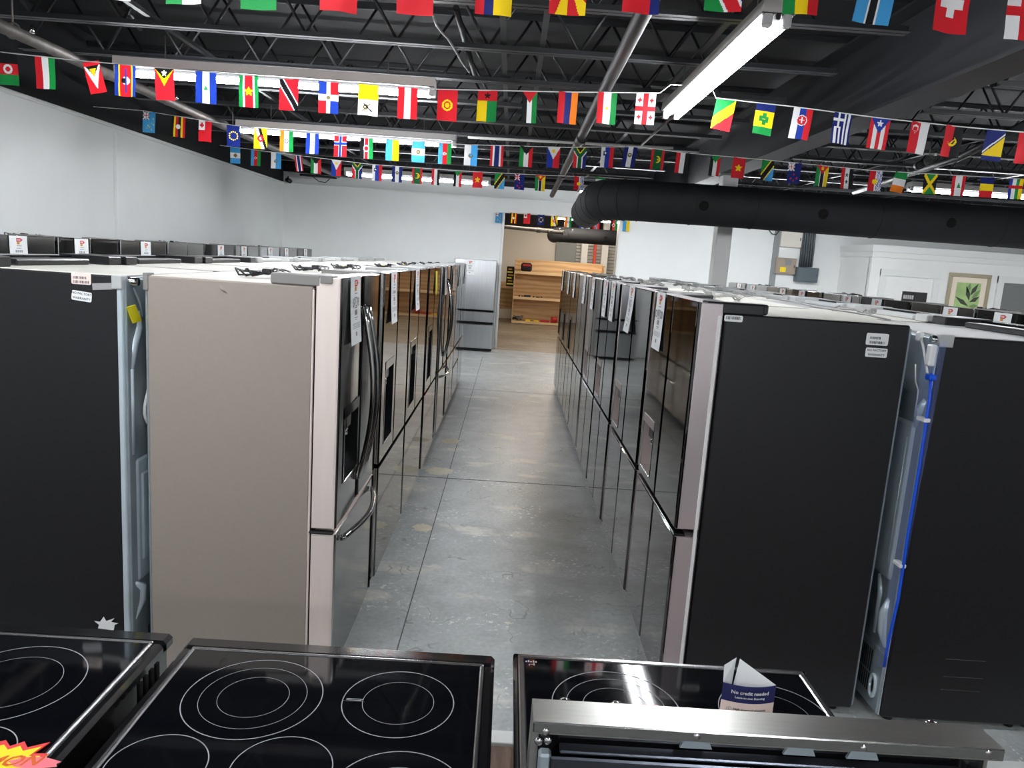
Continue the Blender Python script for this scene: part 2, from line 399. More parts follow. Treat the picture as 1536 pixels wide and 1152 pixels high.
def casing(mb, s0, s1, zt, wd=.12):
    office_part(mb, s0, s0+wd, 0, zt, 'trim_white', 0, .035); office_part(mb, s1-wd, s1, 0, zt, 'trim_white', 0, .035); office_part(mb, s0, s1, zt-wd, zt, 'trim_white', 0, .04)
sa, za = on_office((1321, 403)); sb, _ = on_office((1411, 410))
mb = MB(); casing(mb, sa, sb, za); office_part(mb, sa+.12, sb-.12, 0, za-.12, 'white_paint_right', 0, .012)
for (u0, u1, z0, z1) in ((.14, .46, 1.2, 1.85), (.54, .86, 1.2, 1.85), (.14, .46, .2, 1.0), (.54, .86, .2, 1.0)):
    w_ = sb-sa-.24; office_part(mb, sa+.12+u0*w_, sa+.12+u1*w_, z0, z1, 'white_paint_right', .012, .02)
d1 = mb.build('door_1', kind='structure')
mb = MB(); mb.sphere(oc+od*(sa+.22)+on*.06+Vector((0, 0, 1)), .03, 'chrome'); mb.build('door_knob', d1)
sc2, zc = on_office((1497, 414)); mb = MB(); casing(mb, sc2, sc2+1.5, zc); office_part(mb, sc2+.12, sc2+1.38, 0, zc-.12, 'office_dim', -.02, .006); mb.build('door_2', kind='structure')
# ------------------------------------------------------------------ lamps
def lamp(c, along, length=2.36, warm=False, label=None):
    t = thing('fluorescent_fixture', label, 'ceiling light', c, 0 if along == 'x' else PI/2, 'fluorescent strip lights')
    h = length/2
    MB().prism([(-.075, .06), (.075, .06), (.08, .0), (-.08, .0)], 0, -h, h, 'lamp_white').build('housing', t)
    MB().box(-h, h, -.078, .078, -.004, .001, 'spine_darkened').box(-h, h, -.012, .012, -.03, -.003, 'spine_darkened', .004).build('reflector_spine', t)
    tm = MB().tube([(-h+.04, 0, 0), (h-.04, 0, 0)], .0135, 'tube_warm' if warm else 'tube_lit', 10).mesh('tube')
    sm = MB().box(-.022, .022, -.02, .02, -.03, .03, 'socket', .006).mesh('socket')
    for y in (-.045, .045):
        o = obj('tube', tm, t); o.location = (0, y, -.045)
        for x in (-h+.02, h-.02):
            o = obj('socket', sm, t); o.location = (x, y, -.03)
    for x in (-h*.7, h*.7): MB().tube([(x, 0, .06), (x, 0, 3.32-c[2])], .004, 'pipe_steel', 5).build('hanger', t)
    return t
LZ = 3.08
lamp((1.17, 4.87, LZ), 'y', label='twin tube fluorescent strip running along the aisle beside the dark pipe')
lamp((-1.83, 5.82, LZ), 'x', label='fluorescent strip crossing behind the second row of flags at left')
lamp((-1.86, 8.36, LZ), 'x', label='brightest left fluorescent strip behind the third row of flags')
lamp((-1.6, 12.4, LZ), 'x', label='far left fluorescent strip behind the fourth row of flags')
lamp((6.5, 10.35, 3.19), 'x', label='fluorescent strip above the black duct at the right edge')
for (x, y, al) in ((-1.9, -.6, 'x'), (1.17, -1.2, 'y'), (-1.75, 1.95, 'x'), (4.6, 1.8, 'x'), (5.05, 4.4, 'x'), (9.6, 10.6, 'x'), (4.6, 12.4, 'x'), (2.2, 12.6, 'x'), (1.5, -3.4, 'x')):  # unseen strips added to brighten the refrigerator fronts, right side and office
    lamp((x, y, LZ), al, label='unseen fluorescent strip light added to brighten the hall')
lamp((.9, 17.6, LZ), 'x', warm=True, label='fluorescent strip in the back room beyond the opening')
lamp((2.2, 20.8, LZ), 'x', warm=True, label='fluorescent strip deep in the back room')
# ------------------------------------------------------------------ refrigerators
def door(y0, y1, z0, z1, t, fm, sm, hole=None, hm=None, r=.018, crown=0.):
    """a door panel, front face at x=0, with rounded vertical edges and an optional recess (y0,y1,z0,z1,depth)"""
    mb = MB(); n = 5
    def prof(y):   # front surface bulge
        u = (y-y0)/(y1-y0)*2-1; return crown*(1-u*u)-crown
    L_ = [(-t, y0), (-r, y0)]+[(-r+r*math.sin(a), y0+r-r*math.cos(a)) for a in [PI/2*k/n for k in range(1, n+1)]]
    R_ = [(-r+r*math.sin(a), y1-r+r*math.cos(a)) for a in [PI/2*(n-k)/n for k in range(n)]]+[(-r, y1), (-t, y1)]
    e = .004
    def strip(pts, m, split):
        for i in range(len(pts)-1):
            a, b = pts[i], pts[i+1]
            mm = sm if (split(i)) else fm
            mb.quad((a[0], a[1], z0+e), (b[0], b[1], z0+e), (b[0], b[1], z1-e), (a[0], a[1], z1-e), mm)
            for zz, ze in ((z0+e, z0), (z1-e, z1)):
                q = lambda p: (max(-t, min(p[0], -e)) if p[0] > -t else -t, min(max(p[1], y0+e), y1-e), ze)
                mb.quad((a[0], a[1], zz), (b[0], b[1], zz), q(b), q(a), mm)
    strip(L_, fm, lambda i: i < 3); strip(R_, fm, lambda i: i > n-2)
    ys = [y0+r, y1-r]; zs = [z0+e, z1-e]
    N = 8 if crown else 1
    yy = sorted(set([y0+r+(y1-y0-2*r)*k/N for k in range(N+1)]+([hole[0], hole[1]] if hole else [])))
    zz = sorted(set(zs+([hole[2], hole[3]] if hole else [])))
    for i in range(len(yy)-1):
        a, b = yy[i], yy[i+1]
        for k in range(len(zz)-1):
            if hole and hole[0]-1e-6 <= a and b <= hole[1]+1e-6 and hole[2]-1e-6 <= zz[k] and zz[k+1] <= hole[3]+1e-6: continue
            mb.quad((prof(a), a, zz[k]), (prof(b), b, zz[k]), (prof(b), b, zz[k+1]), (prof(a), a, zz[k+1]), fm)
        for z_, ze in ((z0+e, z0), (z1-e, z1)):
            mb.quad((prof(a), a, z_), (prof(b), b, z_), (prof(b)-e, b, ze), (prof(a)-e, a, ze), fm)
            mb.quad((prof(a)-e, a, ze), (prof(b)-e, b, ze), (-t, b, ze), (-t, a, ze), sm)
    for z_ in (z0, z1):
        mb.quad((-e-.002, y0+e, z_), (-e, y0+r, z_), (-t, y0+r, z_), (-t, y0+e, z_), sm); mb.quad((-e-.002, y1-e, z_), (-e, y1-r, z_), (-t, y1-r, z_), (-t, y1-e, z_), sm)
    mb.quad((-t, y0, z0), (-t, y1, z0), (-t, y1, z1), (-t, y0, z1), sm)
    if hole:
        a, b, c, d, dp = hole
        mb.quad((-dp, a, c), (-dp, b, c), (-dp, b, d), (-dp, a, d), hm)
        mb.quad((0, a, c), (-dp, a, c), (-dp, a, d), (0, a, d), hm); mb.quad((0, b, c), (-dp, b, c), (-dp, b, d), (0, b, d), hm)
        mb.quad((0, a, c), (0, b, c), (-dp, b, c), (-dp, a, c), hm); mb.quad((0, a, d), (0, b, d), (-dp, b, d), (-dp, a, d), hm)
    return mb
def fridge(label, x, y0, w, facing, h=1.712, d=.66, style='french', front='black_glass', fside='door_side_black', side='side_black', top='top_cream', hinge='hinge_black',
           handles=False, disp=None, seam=.71, dt=.1, group=None, cordc=None, simple=False, back=False, hh=.044, recess='recess_dark'):
    """x: plane of the door fronts, y0: the edge nearer to the camera, facing +1 (towards +X) or -1"""
    t = thing('refrigerator', label, 'refrigerator', (x, y0+w/2, 0), 0 if facing > 0 else PI, group)
    a, b = -w/2, w/2; g = .012; xb = -dt-g; ztop = h+hh
    c = MB().box(xb-d, xb, a, b, .035, h, side, .006); c.build('cabinet', t)
    MB().box(xb-d+.012, xb-.004, a+.012, b-.012, h-.002, h+.003, top, .002).build('top_panel', t)
    MB().box(xb, xb+g+.002, a+.02, b-.02, .06, h-.01, 'gasket').build('gasket', t)
    hmesh = MB().box(xb-.17, -dt*.35, -.045, .045, h+.003, ztop, hinge, .006).mesh('hinge_cover') if not simple else MB().box(xb-.17, -dt*.35, -.06, .06, h+.003, ztop, hinge, .005).mesh('hinge_cover')
    for y in (a+.047, b-.047):
        o = obj('hinge_cover', hmesh, t); o.location.y = y
    MB().box(xb-.13, xb-.03, a+.2, b-.2, h+.003, h+.03, hinge, .006).build('wire_cover', t)
    up0 = seam+.012; dtop = ztop-.006
    gap = .006
    def put(y_0, y_1, z_0, z_1, hole=None, nm='door'):
        return door(y_0, y_1, z_0, z_1, dt, front, fside, hole, recess, crown=.006 if handles else 0.).build(nm, t)
    hole = None
    if disp:
        hole = disp if len(disp) == 5 else None
    if style == 'single': ld = put(a, b, up0, dtop)
    else: ld = put(a, -gap/2, up0, dtop, hole); rd = put(gap/2, b, up0, dtop)
    if style == 'french':
        fd = put(a, b, .065, seam-.012, nm='freezer_drawer')
        if handles:
            hp = [(.0, a+.1, seam-.06)]+[(.012+.05*math.sin(PI*k/10), a+.1+(w-.2)*k/10, seam-.06) for k in range(0, 11)]+[(.0, b-.1, seam-.06)]
            MB().tube(hp, .014, 'handle_steel', 10).build('handle', fd)
    elif style == 'four':
        put(a, -gap/2, .065, seam-.022); put(gap/2, b, .065, seam-.022)
    else:
        e2 = .024 if style == 'single' else .006
        put(a, b, seam-.25+e2, seam-.006-e2, nm='drawer'); put(a, b, .065, seam-.259-e2, nm='freezer_drawer')
    if not handles:
        MB().box(-.05, -.002, a+.01, b-.01, seam-.022, seam-.012, 'door_side_black', .002).build('handle_lip', t)
    if handles:
        for dr_, y in ((ld, -.045), (rd, .045)):
            z0_, z1_ = seam+.12, dtop-.14
            hp = [(.0, y, z0_)]+[(.012+.055*math.sin(PI*k/12), y*(1+.25*math.sin(PI*k/12)), z0_+(z1_-z0_)*k/12) for k in range(13)]+[(.0, y, z1_)]
            MB().tube(hp, .014, 'handle_steel', 10).build('handle', dr_)
    if hole:
        y_0, y_1, z_0, z_1, dp = hole; ym = (y_0+y_1)/2
        q = MB(); f_ = .012
        q.box(.0, .003, y_0-f_, y_1+f_, z_1, z_1+.045, 'door_side_black' if recess == 'recess_dark' else 'recess_mauve', .001)
        q.box(.0, .002, y_0-f_, y_0, z_0, z_1, 'stainless').box(.0, .002, y_1, y_1+f_, z_0, z_1, 'stainless'); q.build('dispenser_frame', ld)
        q = MB().box(-dp+.002, -.012, ym-.05, ym+.05, z_1-.07, z_1, 'recess_dark', .008); q.tube([(-dp/2, ym, z_1-.07), (-dp/2, ym, z_1-.1)], .014, 'chrome', 10); q.box(-dp+.01, -dp+.018, ym-.03, ym+.03, z_0+.09, z_1-.1, 'recess_dark', .003); q.build('dispenser_nozzle', ld)
        MB().box(-dp+.002, .004, y_0+.004, y_1-.004, z_0, z_0+.008, 'chrome', .002).build('drip_tray', ld)
    MB().box(xb-.03, -.03, a+.01, b-.01, .02, .06, 'foot', .004).build('kick_plate', t)
    fm = MB().tube([(0, 0, 0), (0, 0, .04)], .022, 'foot', 10).mesh('foot')
    for fx in (xb-.06, xb-d+.06):
        for fy in (a+.06, b-.06):
            o = obj('foot', fm, t); o.location = (fx, fy, 0)
    bp = MB().box(xb-d-.012, xb-d, a+.012, b-.012, .04, h-.012, 'galv_dark', .003); bp.build('back_panel', t)
    if cordc:
        rnd = random.Random(int(y0*100)+int(x*10)); cy_, cx_ = rnd.uniform(-.1, .1), xb-d*rnd.uniform(.4, .7)
        pts = []
        for k in range(44):
            an = k*.42+rnd.uniform(-.1, .1); rr = .10+.05*math.sin(k*.37); pts.append((cx_+rr*math.cos(an)*.7, cy_+rr*1.6*math.sin(an), h+.012+.006*(k % 5)+.004*math.sin(k)))
        cd = MB().tube(pts, .0045, cordc, 6).build('power_cord', t)
        e_ = Vector(pts[-1]); q = MB().box(e_.x-.02, e_.x+.02, e_.y-.013, e_.y+.013, e_.z-.006, e_.z+.018, cordc, .004)
        for s_ in (-.006, .006): q.box(e_.x-.04, e_.x-.02, e_.y+s_-.001, e_.y+s_+.001, e_.z+.003, e_.z+.009, 'chrome')
        q.build('plug', cd)
        if rnd.random() < .5:
            m0 = Vector(pts[20]); MB().box(m0.x-.02, m0.x+.02, m0.y-.03, m0.y+.03, m0.z+.004, m0.z+.007, 'yellow_tag', .001).build('cord_tag', cd)
    t['dims'] = (xb, d, a, b, h, ztop)
    return t
def price_tag(label, x, y, zt, facing, price='$1,399', w=.2, h=.285, curl=.02, group='price tags on the refrigerators', kind=0):
    o_ = MB(); n = 8; s = facing
    def off(v): return .004+curl*(v**2)
    def P(u, v, e=0.): return (off(v)+e, (u-.5)*w, -v*h)
    vs = [P(u, v) for v in [k/n for k in range(n+1)] for u in (0, .5, 1)]
    o_.add(vs, [[i*3+k, i*3+k+1, i*3+k+4, i*3+k+3] for i in range(n) for k in (0, 1)], 'paper', True)
    vb = [(p[0]-.0012, p[1], p[2]) for p in vs]; o_.add(vb, [[i*3+k, i*3+k+1, i*3+k+4, i*3+k+3] for i in range(n) for k in (0, 1)], 'paper', True)
    def rect(u0, u1, v0, v1, m, e=.0015):
        o_.add([P(u0, v0, e), P(u1, v0, e), P(u1, v1, e), P(u0, v1, e)], [(0, 1, 2, 3)], m)
    def poly(pts, m, e=.0015): o_.add([P(u, v, e) for u, v in pts], [list(range(len(pts)))], m)
    poly([(.38, .055), (.62, .055), (.73, .1), (.62, .15), (.38, .15)], 'tag_red'); rect(.42, .6, .08, .125, 'paper', .002)
    rect(.44, .575, .09, .1, 'tag_red', .0025); rect(.44, .575, .108, .117, 'tag_red', .0025)
    rect(.4, .56, .155, .215, 'tag_orange'); rect(.38, .66, .245, .26, 'ink_grey'); rect(.36, .64, .305, .318, 'ink_grey')
    O = Vector(P(.5, .39, .002))
    if price: text(o_, price, w*.27, O, (0, 1, 0), (0, 0, 1), 'ink_grey')
    else:
        for k in range(4): rect(.3+k*.11, .37+k*.11, .36, .42, 'ink_grey')
    rect(.38, .6, .455, .468, 'ink_grey')
    for k in range(9): rect(.36+k*.03, .36+k*.03+(.018 if k % 3 else .012), .49, .57, 'ink')
    rect(.34, .66, .6, .612, 'ink_grey'); rect(.4, .58, .63, .64, 'ink_grey')
    for k in range(4): rect(.15, .9, .69+k*.022, .697+k*.022, 'ink_grey')
    rect(.42, .56, .82, .88, 'ink_grey')
    o = o_.build('price_tag', None, label, 'price tag', group); o.location = (x, y, zt); o.rotation_euler = (0, 0, 0 if s > 0 else PI)
    return o
def sticker(parent, name, w, h, O, U, V, rows, m='paper', bars=()):
    """a printed sticker lying on a panel: O its centre, U right, V up (unit vectors); rows of (text, size, dv)"""
    O, U, V = Vector(O), Vector(U).normalized(), Vector(V).normalized(); N = U.cross(V)
    mb = MB(); r = .006; pts = []
    for (sx, sy, a0) in ((1, 1, 0), (-1, 1, PI/2), (-1, -1, PI), (1, -1, 1.5*PI)):
        for k in range(4):
            a = a0+PI/2*k/3; pts.append((sx*(w/2-r)+r*math.cos(a), sy*(h/2-r)+r*math.sin(a)))
    q = [O+U*p[0]+V*p[1]+N*.0012 for p in pts]; n = len(q)
    mb.add(q+[p-N*.001 for p in q], [list(range(n))]+[[i, (i+1) % n, n+(i+1) % n, n+i] for i in range(n)], m)
    for body, size, dv in rows: text(mb, body, size, O+V*dv+N*.0018, U, V, 'ink')
    for (u0, u1, v0, v1) in bars:
        rnd = random.Random(int(w*1e4)); u = u0
        while u < u1:
            bw = rnd.choice((.0012, .002, .003)); mb.add([O+U*u+V*v0+N*.0016, O+U*(u+bw)+V*v0+N*.0016, O+U*(u+bw)+V*v1+N*.0016, O+U*u+V*v1+N*.0016], [(0, 1, 2, 3)], 'ink'); u += bw+rnd.choice((.001, .0015, .0025))
    return mb.build(name, parent)
G_A, G_B, G_C, G_D, G_E, G_F = ('refrigerators left of the aisle', 'refrigerators back to back with the left row', 'refrigerators along the left wall', 'refrigerators right of the aisle', 'refrigerators back to back with the right row', 'refrigerators in the far right row')
XA, XD = -.65, .755
def disp_hole(a, b, z0, z1, dp=.06): return (a, b, z0, z1, dp)
# row A, left of the aisle, doors towards it
A = [(2.91, .88), (3.91, .99), (4.94, .99), (6.06, .93), (7.3, .92), (8.3, .92), (9.28, .92), (10.25, .9)]
lab_a = ['taupe sided stainless french door refrigerator with curved handles, nearest left of the aisle',
 'black mirror refrigerator second from the camera left of the aisle, behind the taupe one',
 'black mirror refrigerator third from the camera in the row left of the aisle',
 'black mirror refrigerator fourth in the left aisle row, yellow tag on its door',
 'dark refrigerator with curved handles, fifth in the row left of the aisle',
 'dark refrigerator sixth from the camera in the row left of the aisle',
 'dark refrigerator seventh from the camera in the row left of the aisle',
 'last dark refrigerator of the left aisle row, beside the silver one']
rowA = []
for i, (y, w_) in enumerate(A):
    k = dict(front='black_glass', fside='stainless' if i == 1 else 'door_side_black', hinge='hinge_light', seam=.705, disp=disp_hole(-w_/2+.13, -w_/2+.40, .80, 1.22) if i < 4 else None, cordc='cord_black')
    if i == 0: k = dict(front='dark_stainless', fside='door_side_pink', side='side_taupe', hinge='hinge_grey', handles=True, disp=disp_hole(-w_/2+.12, -w_/2+.39, .885, 1.165), cordc='cord_black')
    if i in (4,): k.update(front='dark_stainless', fside='stainless', handles=True, side='side_black')
    if i > 4: k.update(style='four' if i % 2 else 'drawer')
    rowA.append(fridge(lab_a[i], XA, y, w_, 1, group=G_A, d=.65, **k))
for i, dy in ((0, .26), (1, .3), (2, .32), (4, .24), (5, .3), (6, .4), (7, .5)):
    y, w_ = A[i]
    price_tag('white price tag hanging on the door of the %s refrigerator left of the aisle' % ORD[i], XA+.001, y+dy-.03, 1.755, 1, '$1,39' if i == 0 else '', curl=.012)
y, w_ = A[3]
q = MB(); q.add([(XA+.003, y+.42, 1.72), (XA+.003, y+.6, 1.72), (XA+.012, y+.58, 1.55), (XA+.01, y+.5, 1.5), (XA+.012, y+.44, 1.55)], [(0, 1, 2, 3, 4)], 'yellow_tag'); q.build('hang_tag', None, 'yellow pointed tag on the fourth refrigerator left of the aisle', 'tag')
# row B, its backs towards row A
rowB = []
for i in range(9):
    y = 2.86+i*1.0
    lb = 'black sided refrigerator at the left edge, its blue grey back towards the taupe one' if i == 0 else 'refrigerator %s from the camera behind the left aisle row, only its top showing' % ORD[i]
    rowB.append(fridge(lb, -2.25, y, .93, -1, h=1.705, d=.655, group=G_B, hinge='hinge_black' if i < 3 else 'hinge_light', simple=True, top='top_cream', dt=.1, front='black_glass' if i < 3 else 'stainless'))
# row C along the left wall
for i in range(12):
    y = 2.2+i*.96
    fr = ['dark_stainless', 'black_glass', 'black_glass', 'dark_stainless', 'black_glass', 'dark_stainless', 'stainless', 'black_glass', 'dark_stainless', 'stainless_bright', 'dark_stainless', 'black_glass'][i]
    fridge('%s refrigerator along the left wall, %s from the camera' % ('black' if fr == 'black_glass' else 'grey steel', ORD[i]), -3.62, y, .91, 1, h=1.765, d=.7, hh=.04, group=G_C, front=fr, fside='stainless', side='side_grey', top='top_grey', hinge='hinge_grey', simple=True, cordc='cord_black' if i % 3 == 1 else None, style=['french', 'four', 'drawer'][i % 3])
    if i != 6: price_tag('white price tag on the %s refrigerator along the left wall' % ORD[i], -3.618, y+(.45 if i % 2 else .3), 1.795, 1, '', curl=.015)
# row D, right of the aisle
Dd = [(2.955, .91), (3.94, 1.03), (5.09, .95), (6.09, .95), (7.2, .92), (8.17, .92), (9.13, .92), (10.08, .9)]
lab_d = ['black sided mirror front refrigerator nearest right of the aisle, two stickers near its top back'] + ['mirror front refrigerator %s from the camera in the row right of the aisle' % ORD[i] for i in range(1, 7)] + ['last mirror front refrigerator of the right aisle row, near the plywood shelf']
rowD = []
for i, (y, w_) in enumerate(Dd):
    k = dict(front='black_glass', fside='door_side_mauve', hinge='hinge_black', style='four', seam=.79, recess='recess_mauve', cordc='cord_grey' if i else None,
             disp=disp_hole(-w_/2+.06, -w_/2+.3, .84, 1.08) if i < 4 else (disp_hole(-w_/2+.12, -w_/2+.36, .84, 1.2) if i > 4 else None))
    if i > 3: k['recess'] = 'recess_dark'
    if i == 4: k.update(front='stainless', recess='recess_dark')
    rowD.append(fridge(lab_d[i], XD, y, w_, -1, group=G_D, d=.745, **k))
for i, dy in ((0, .72), (1, .62), (2, .3), (2, .72), (3, .6), (4, .3), (5, .5), (6, .4), (7, .55)):
    y, w_ = Dd[i]
    price_tag('white price tag hanging on the %s%s refrigerator right of the aisle' % ('nearer door of the ' if (i == 2 and dy < .5) else ('farther door of the ' if i == 2 else ''), ORD[i]), XD-.001, y+dy, 1.757, -1, ['CW120', 'NO'][i] if i < 2 else '', curl=.006 if i != 1 else .02)
# row E, its backs towards row D
rowE = []
for i in range(9):
    y = 2.9+i*1.0
    lb = 'black sided refrigerator at the right edge, its steel back with a blue cable showing' if i == 0 else 'refrigerator %s from the camera behind the right aisle row, only its top showing' % ORD[i]
    rowE.append(fridge(lb, 2.48, y, .93, 1, h=1.682, d=.655, group=G_E, hinge='hinge_black' if i in (0,) else 'hinge_light', simple=True, front='black_glass' if i < 2 else 'stainless', top='top_grey' if i % 2 == 0 else 'top_cream', cordc='cord_grey' if i % 2 else None))
# row F, far right, doors towards the camera side
for i in range(10):
    y = 3.0+i*.97
    fr = ['stainless', 'dark_stainless', 'black_glass', 'dark_stainless', 'black_glass', 'stainless', 'black_glass', 'stainless', 'stainless_bright', 'dark_stainless'][i]
    fridge('%s refrigerator in the far right row, %s from the camera' % ('black' if fr == 'black_glass' else 'grey steel', ORD[i]), 3.7, y, .93, -1, h=1.685, d=.68, hh=.04, group=G_F, front=fr, fside='stainless', side='side_grey', top='top_grey', hinge='hinge_grey', simple=True, cordc='cord_black' if i % 3 == 0 else None, style=['french', 'four', 'drawer'][i % 3])
    price_tag('white price tag on the %s refrigerator of the far right row' % ORD[i], 3.698, y+(.3 if i % 2 else .6), 1.715, -1, '', curl=.03 if i % 3 else .08)
# silver refrigerator against the back wall, doors towards the camera
sf = fridge('silver bottom freezer refrigerator with three fronts standing alone by the opening', 0, 0, .83, 1, h=1.77, d=.6, style='single', front='stainless_bright', fside='stainless_bright', side='side_grey', top='top_grey', hinge='hinge_light', seam=.82)
sf.location = (-.69, 14.72, 0); sf.rotation_euler = (0, 0, -PI/2)
pt = price_tag('white price tag on the silver refrigerator by the opening', -.8, 14.716, 1.79, 1, ''); pt.rotation_euler = (0, 0, -PI/2)
# details of the near left refrigerator and its neighbours
def local(t, p):    # world point into a refrigerator's own frame
    v = Vector(p)-t.location; a = -t.rotation_euler.z
    return Vector((v.x*math.cos(a)-v.y*math.sin(a), v.x*math.sin(a)+v.y*math.cos(a), v.z))
f = rowB[0]
def side_sticker(t, name, px0, px1, yp, rows, bars=(), m='paper', tilt=0.):
    a, b = at(px0, y=yp), at(px1, y=yp); c = (a+b)/2; wv = abs(b.x-a.x); hv = abs(b.z-a.z)
    sgn = 1 if t.rotation_euler.z < .1 else -1
    U = Vector((sgn*math.cos(tilt), 0, math.sin(tilt))); V = Vector((-sgn*math.sin(tilt), 0, math.cos(tilt)))
    c = local(t, (c.x, yp-.0005, c.z))
    # U x V must leave the near side: U to the right in the picture
    return sticker(t, name, wv, hv, c, U, V, rows, m, bars)
side_sticker(f, 'serial_sticker', (107, 408), (137, 427.5), 2.86, [], [(-.03, .02, -.002, .008), (-.03, .03, -.018, -.008)], 'label_pink')
side_sticker(f, 'warranty_sticker', (107.5, 436), (138, 452.5), 2.86, [('NO FACTORY', .0122, .009), ('WARRANTY', .0122, -.009)], tilt=.1*-1)
# torn paper near its foot
c = at((160, 936), y=2.858); c = local(f, c)
vs = [(c.x-.035, c.y, c.z-.02), (c.x+.03, c.y, c.z-.025), (c.x+.035, c.y, c.z+.0), (c.x+.05, c.y, c.z+.008), (c.x+.02, c.y, c.z+.012), (c.x+.035, c.y, c.z+.03), (c.x+.0, c.y, c.z+.015), (c.x-.01, c.y, c.z+.034), (c.x-.025, c.y, c.z+.01), (c.x-.05, c.y, c.z+.012), (c.x-.03, c.y, c.z-.004)]
sg = 1 if f.rotation_euler.z > 1 else -1
vs = [(c.x-(v[0]-c.x), c.y+.003*(1 if sg > 0 else -1), v[2]) for v in vs]
MB().add(vs, [list(range(len(vs)))], 'paper').build('torn_label', f)
f = rowD[0]
side_sticker(f, 'barcode_sticker', (1087, 472), (1113.5, 483.5), 2.955, [], [(-.03, .028, -.004, .008)])
side_sticker(f, 'serial_sticker', (1300.5, 499), (1331, 519), 2.955, [], [(-.03, .012, 0, .01), (-.03, .035, -.018, -.008)])
side_sticker(f, 'warranty_sticker', (1299, 521), (1329.5, 537), 2.955, [('NO FACTORY', .0122, .009), ('WARRANTY', .0122, -.009)])
# hinge side strip: long cover on the near side edges
def wbox(t, name, x0, x1, y0, y1, z0, z1, m, b=.003):
    a, c = local(t, (x0, y0, z0)), local(t, (x1, y1, z1)); return MB().box(a.x, c.x, a.y, c.y, a.z, c.z, m, b).build(name, t)
wbox(rowA[0], 'side_hinge_cover', -.93, -.735, 2.908, 2.99, 1.712, 1.757, 'hinge_grey', .006)
wbox(rowA[0], 'hinge_plate', -.735, -.688, 2.902, 2.909, 1.727, 1.757, 'hinge_grey', .002)
wbox(rowD[0], 'side_hinge_cover', .85, 1.02, 2.952, 3.03, 1.71, 1.755, 'hinge_black', .006)
wbox(rowD[0], 'gasket_strip', .838, .852, 2.953, 2.965, .07, 1.70, 'cord_white', .002)
wbox(rowA[0], 'gasket_strip', -.765, -.757, 2.908, 2.92, .07, 1.7, 'door_side_pink', .002)
wbox(rowA[0], 'bottom_hinge', -.76, -.66, 2.905, 2.935, .7, .71, 'gasket', .003)
MB().tube([local(rowA[0], at(p, y=2.909)) for p in ((329, 427), (333, 434), (341, 440))], [.002, .006, .001], 'side_taupe', 8).build('dent_crease', rowA[0])
wbox(rowA[0], 'corner_bracket', -1.424, -1.404, 2.906, 2.96, 1.655, 1.722, 'hinge_grey', .002)
wt_pts = [at(p, z=1.722) for p in ((1150, 447), (1190, 452), (1225, 461), (1262, 466), (1300, 472), (1335, 480))]
MB().tube([local(rowD[0], p) for p in wt_pts], .004, 'cord_grey', 6).build('power_cord', rowD[0])
# backs of the two near refrigerators
XB = -1.483
def wt(t, name, pts, r, m, n=8, parent=None):
    o = MB().tube([local(t, p) for p in pts], r, m, n).build(name, parent or t); return o
f = rowB[0]
wbox(f, 'corner_strip', XB-.02, XB+.003, 2.858, 2.88, .2, 1.7, 'galv', .004)
wbox(f, 'back_sheet', XB-.002, XB+.002, 2.87, 3.75, .04, 1.70, 'galv', .001)
wt(f, 'hinge_pin', [(XB-.01, 2.90, 1.685), (XB+.045, 2.90, 1.685)], .016, 'chrome', 12)
wbox(f, 'hinge_bracket', XB-.035, XB+.004, 2.852, 2.9, 1.655, 1.707, 'hinge_light')
def emboss(t, name, x, y0, y1, z0, z1, dx, m, r=.03):
    # a raised field with sloping borders on a back sheet, dx signed
    ins = abs(dx)*1.6; P = []
    for (s, xx) in ((0, x), (ins, x+dx)):
        ring = []
        for (cy_, cz_, a0) in ((y1-r, z1-r, 0), (y0+r, z1-r, PI/2), (y0+r, z0+r, PI), (y1-r, z0+r, 1.5*PI)):
            for k in range(5):
                a = a0+PI/2*k/4; rr = max(r-s, .002); ring.append(local(t, (xx, cy_+rr*math.cos(a), cz_+rr*math.sin(a))))
        P.append(ring)
    n = len(P[0]); mb = MB(); mb.add(P[0]+P[1], [[i, (i+1) % n, n+(i+1) % n, n+i] for i in range(n)], m, True); mb.add(P[1], [list(range(n))], m)
    return mb.build(name, t)
emboss(f, 'raised_field', XB+.002, 2.905, 3.2, .42, .98, .016, 'galv')
emboss(f, 'raised_field', XB+.002, 2.93, 3.3, .5, .92, .022, 'galv')
wt(f, 'raised_rib', [(XB+.004, 2.905, 1.32), (XB+.006, 2.93, 1.44), (XB+.006, 2.965, 1.5), (XB+.004, 2.97, 1.58)], [.012, .02, .02, .006], 'galv', 10)
wt(f, 'raised_rib', [(XB+.004, 2.905, .99), (XB+.004, 2.905, 1.34)], .014, 'galv', 10)
wt(f, 'raised_rib', [(XB+.003, 2.985, 1.0), (XB+.003, 2.985, 1.5)], .006, 'galv', 8)
wt(f, 'raised_rib', [(XB+.003, 2.9, .28), (XB+.006, 2.95, .34), (XB+.006, 2.955, .4), (XB+.004, 2.9, .44)], [.01, .022, .022, .01], 'galv', 10)
wt(f, 'raised_rib', [(XB+.003, 3.0, .3), (XB+.003, 3.02, .44)], .005, 'galv', 8)
wbox(f, 'compressor_cover', XB-.002, XB+.012, 2.89, 3.7, .05, .235, 'galv_dark', .005)
q = MB()
for k in range(9):
    a, c = local(f, (XB+.0125, 3.0+k*.02, .09)), local(f, (XB+.0135, 3.01+k*.02, .2)); q.box(a.x, c.x, a.y, c.y, a.z, c.z, 'slot_black')
q.build('vent_slots', f)
wt(f, 'wire', [(XB+.01, 2.93, 1.66), (XB+.02, 2.96, 1.6), (XB+.022, 2.98, 1.54)], .005, 'galv_dark', 6)
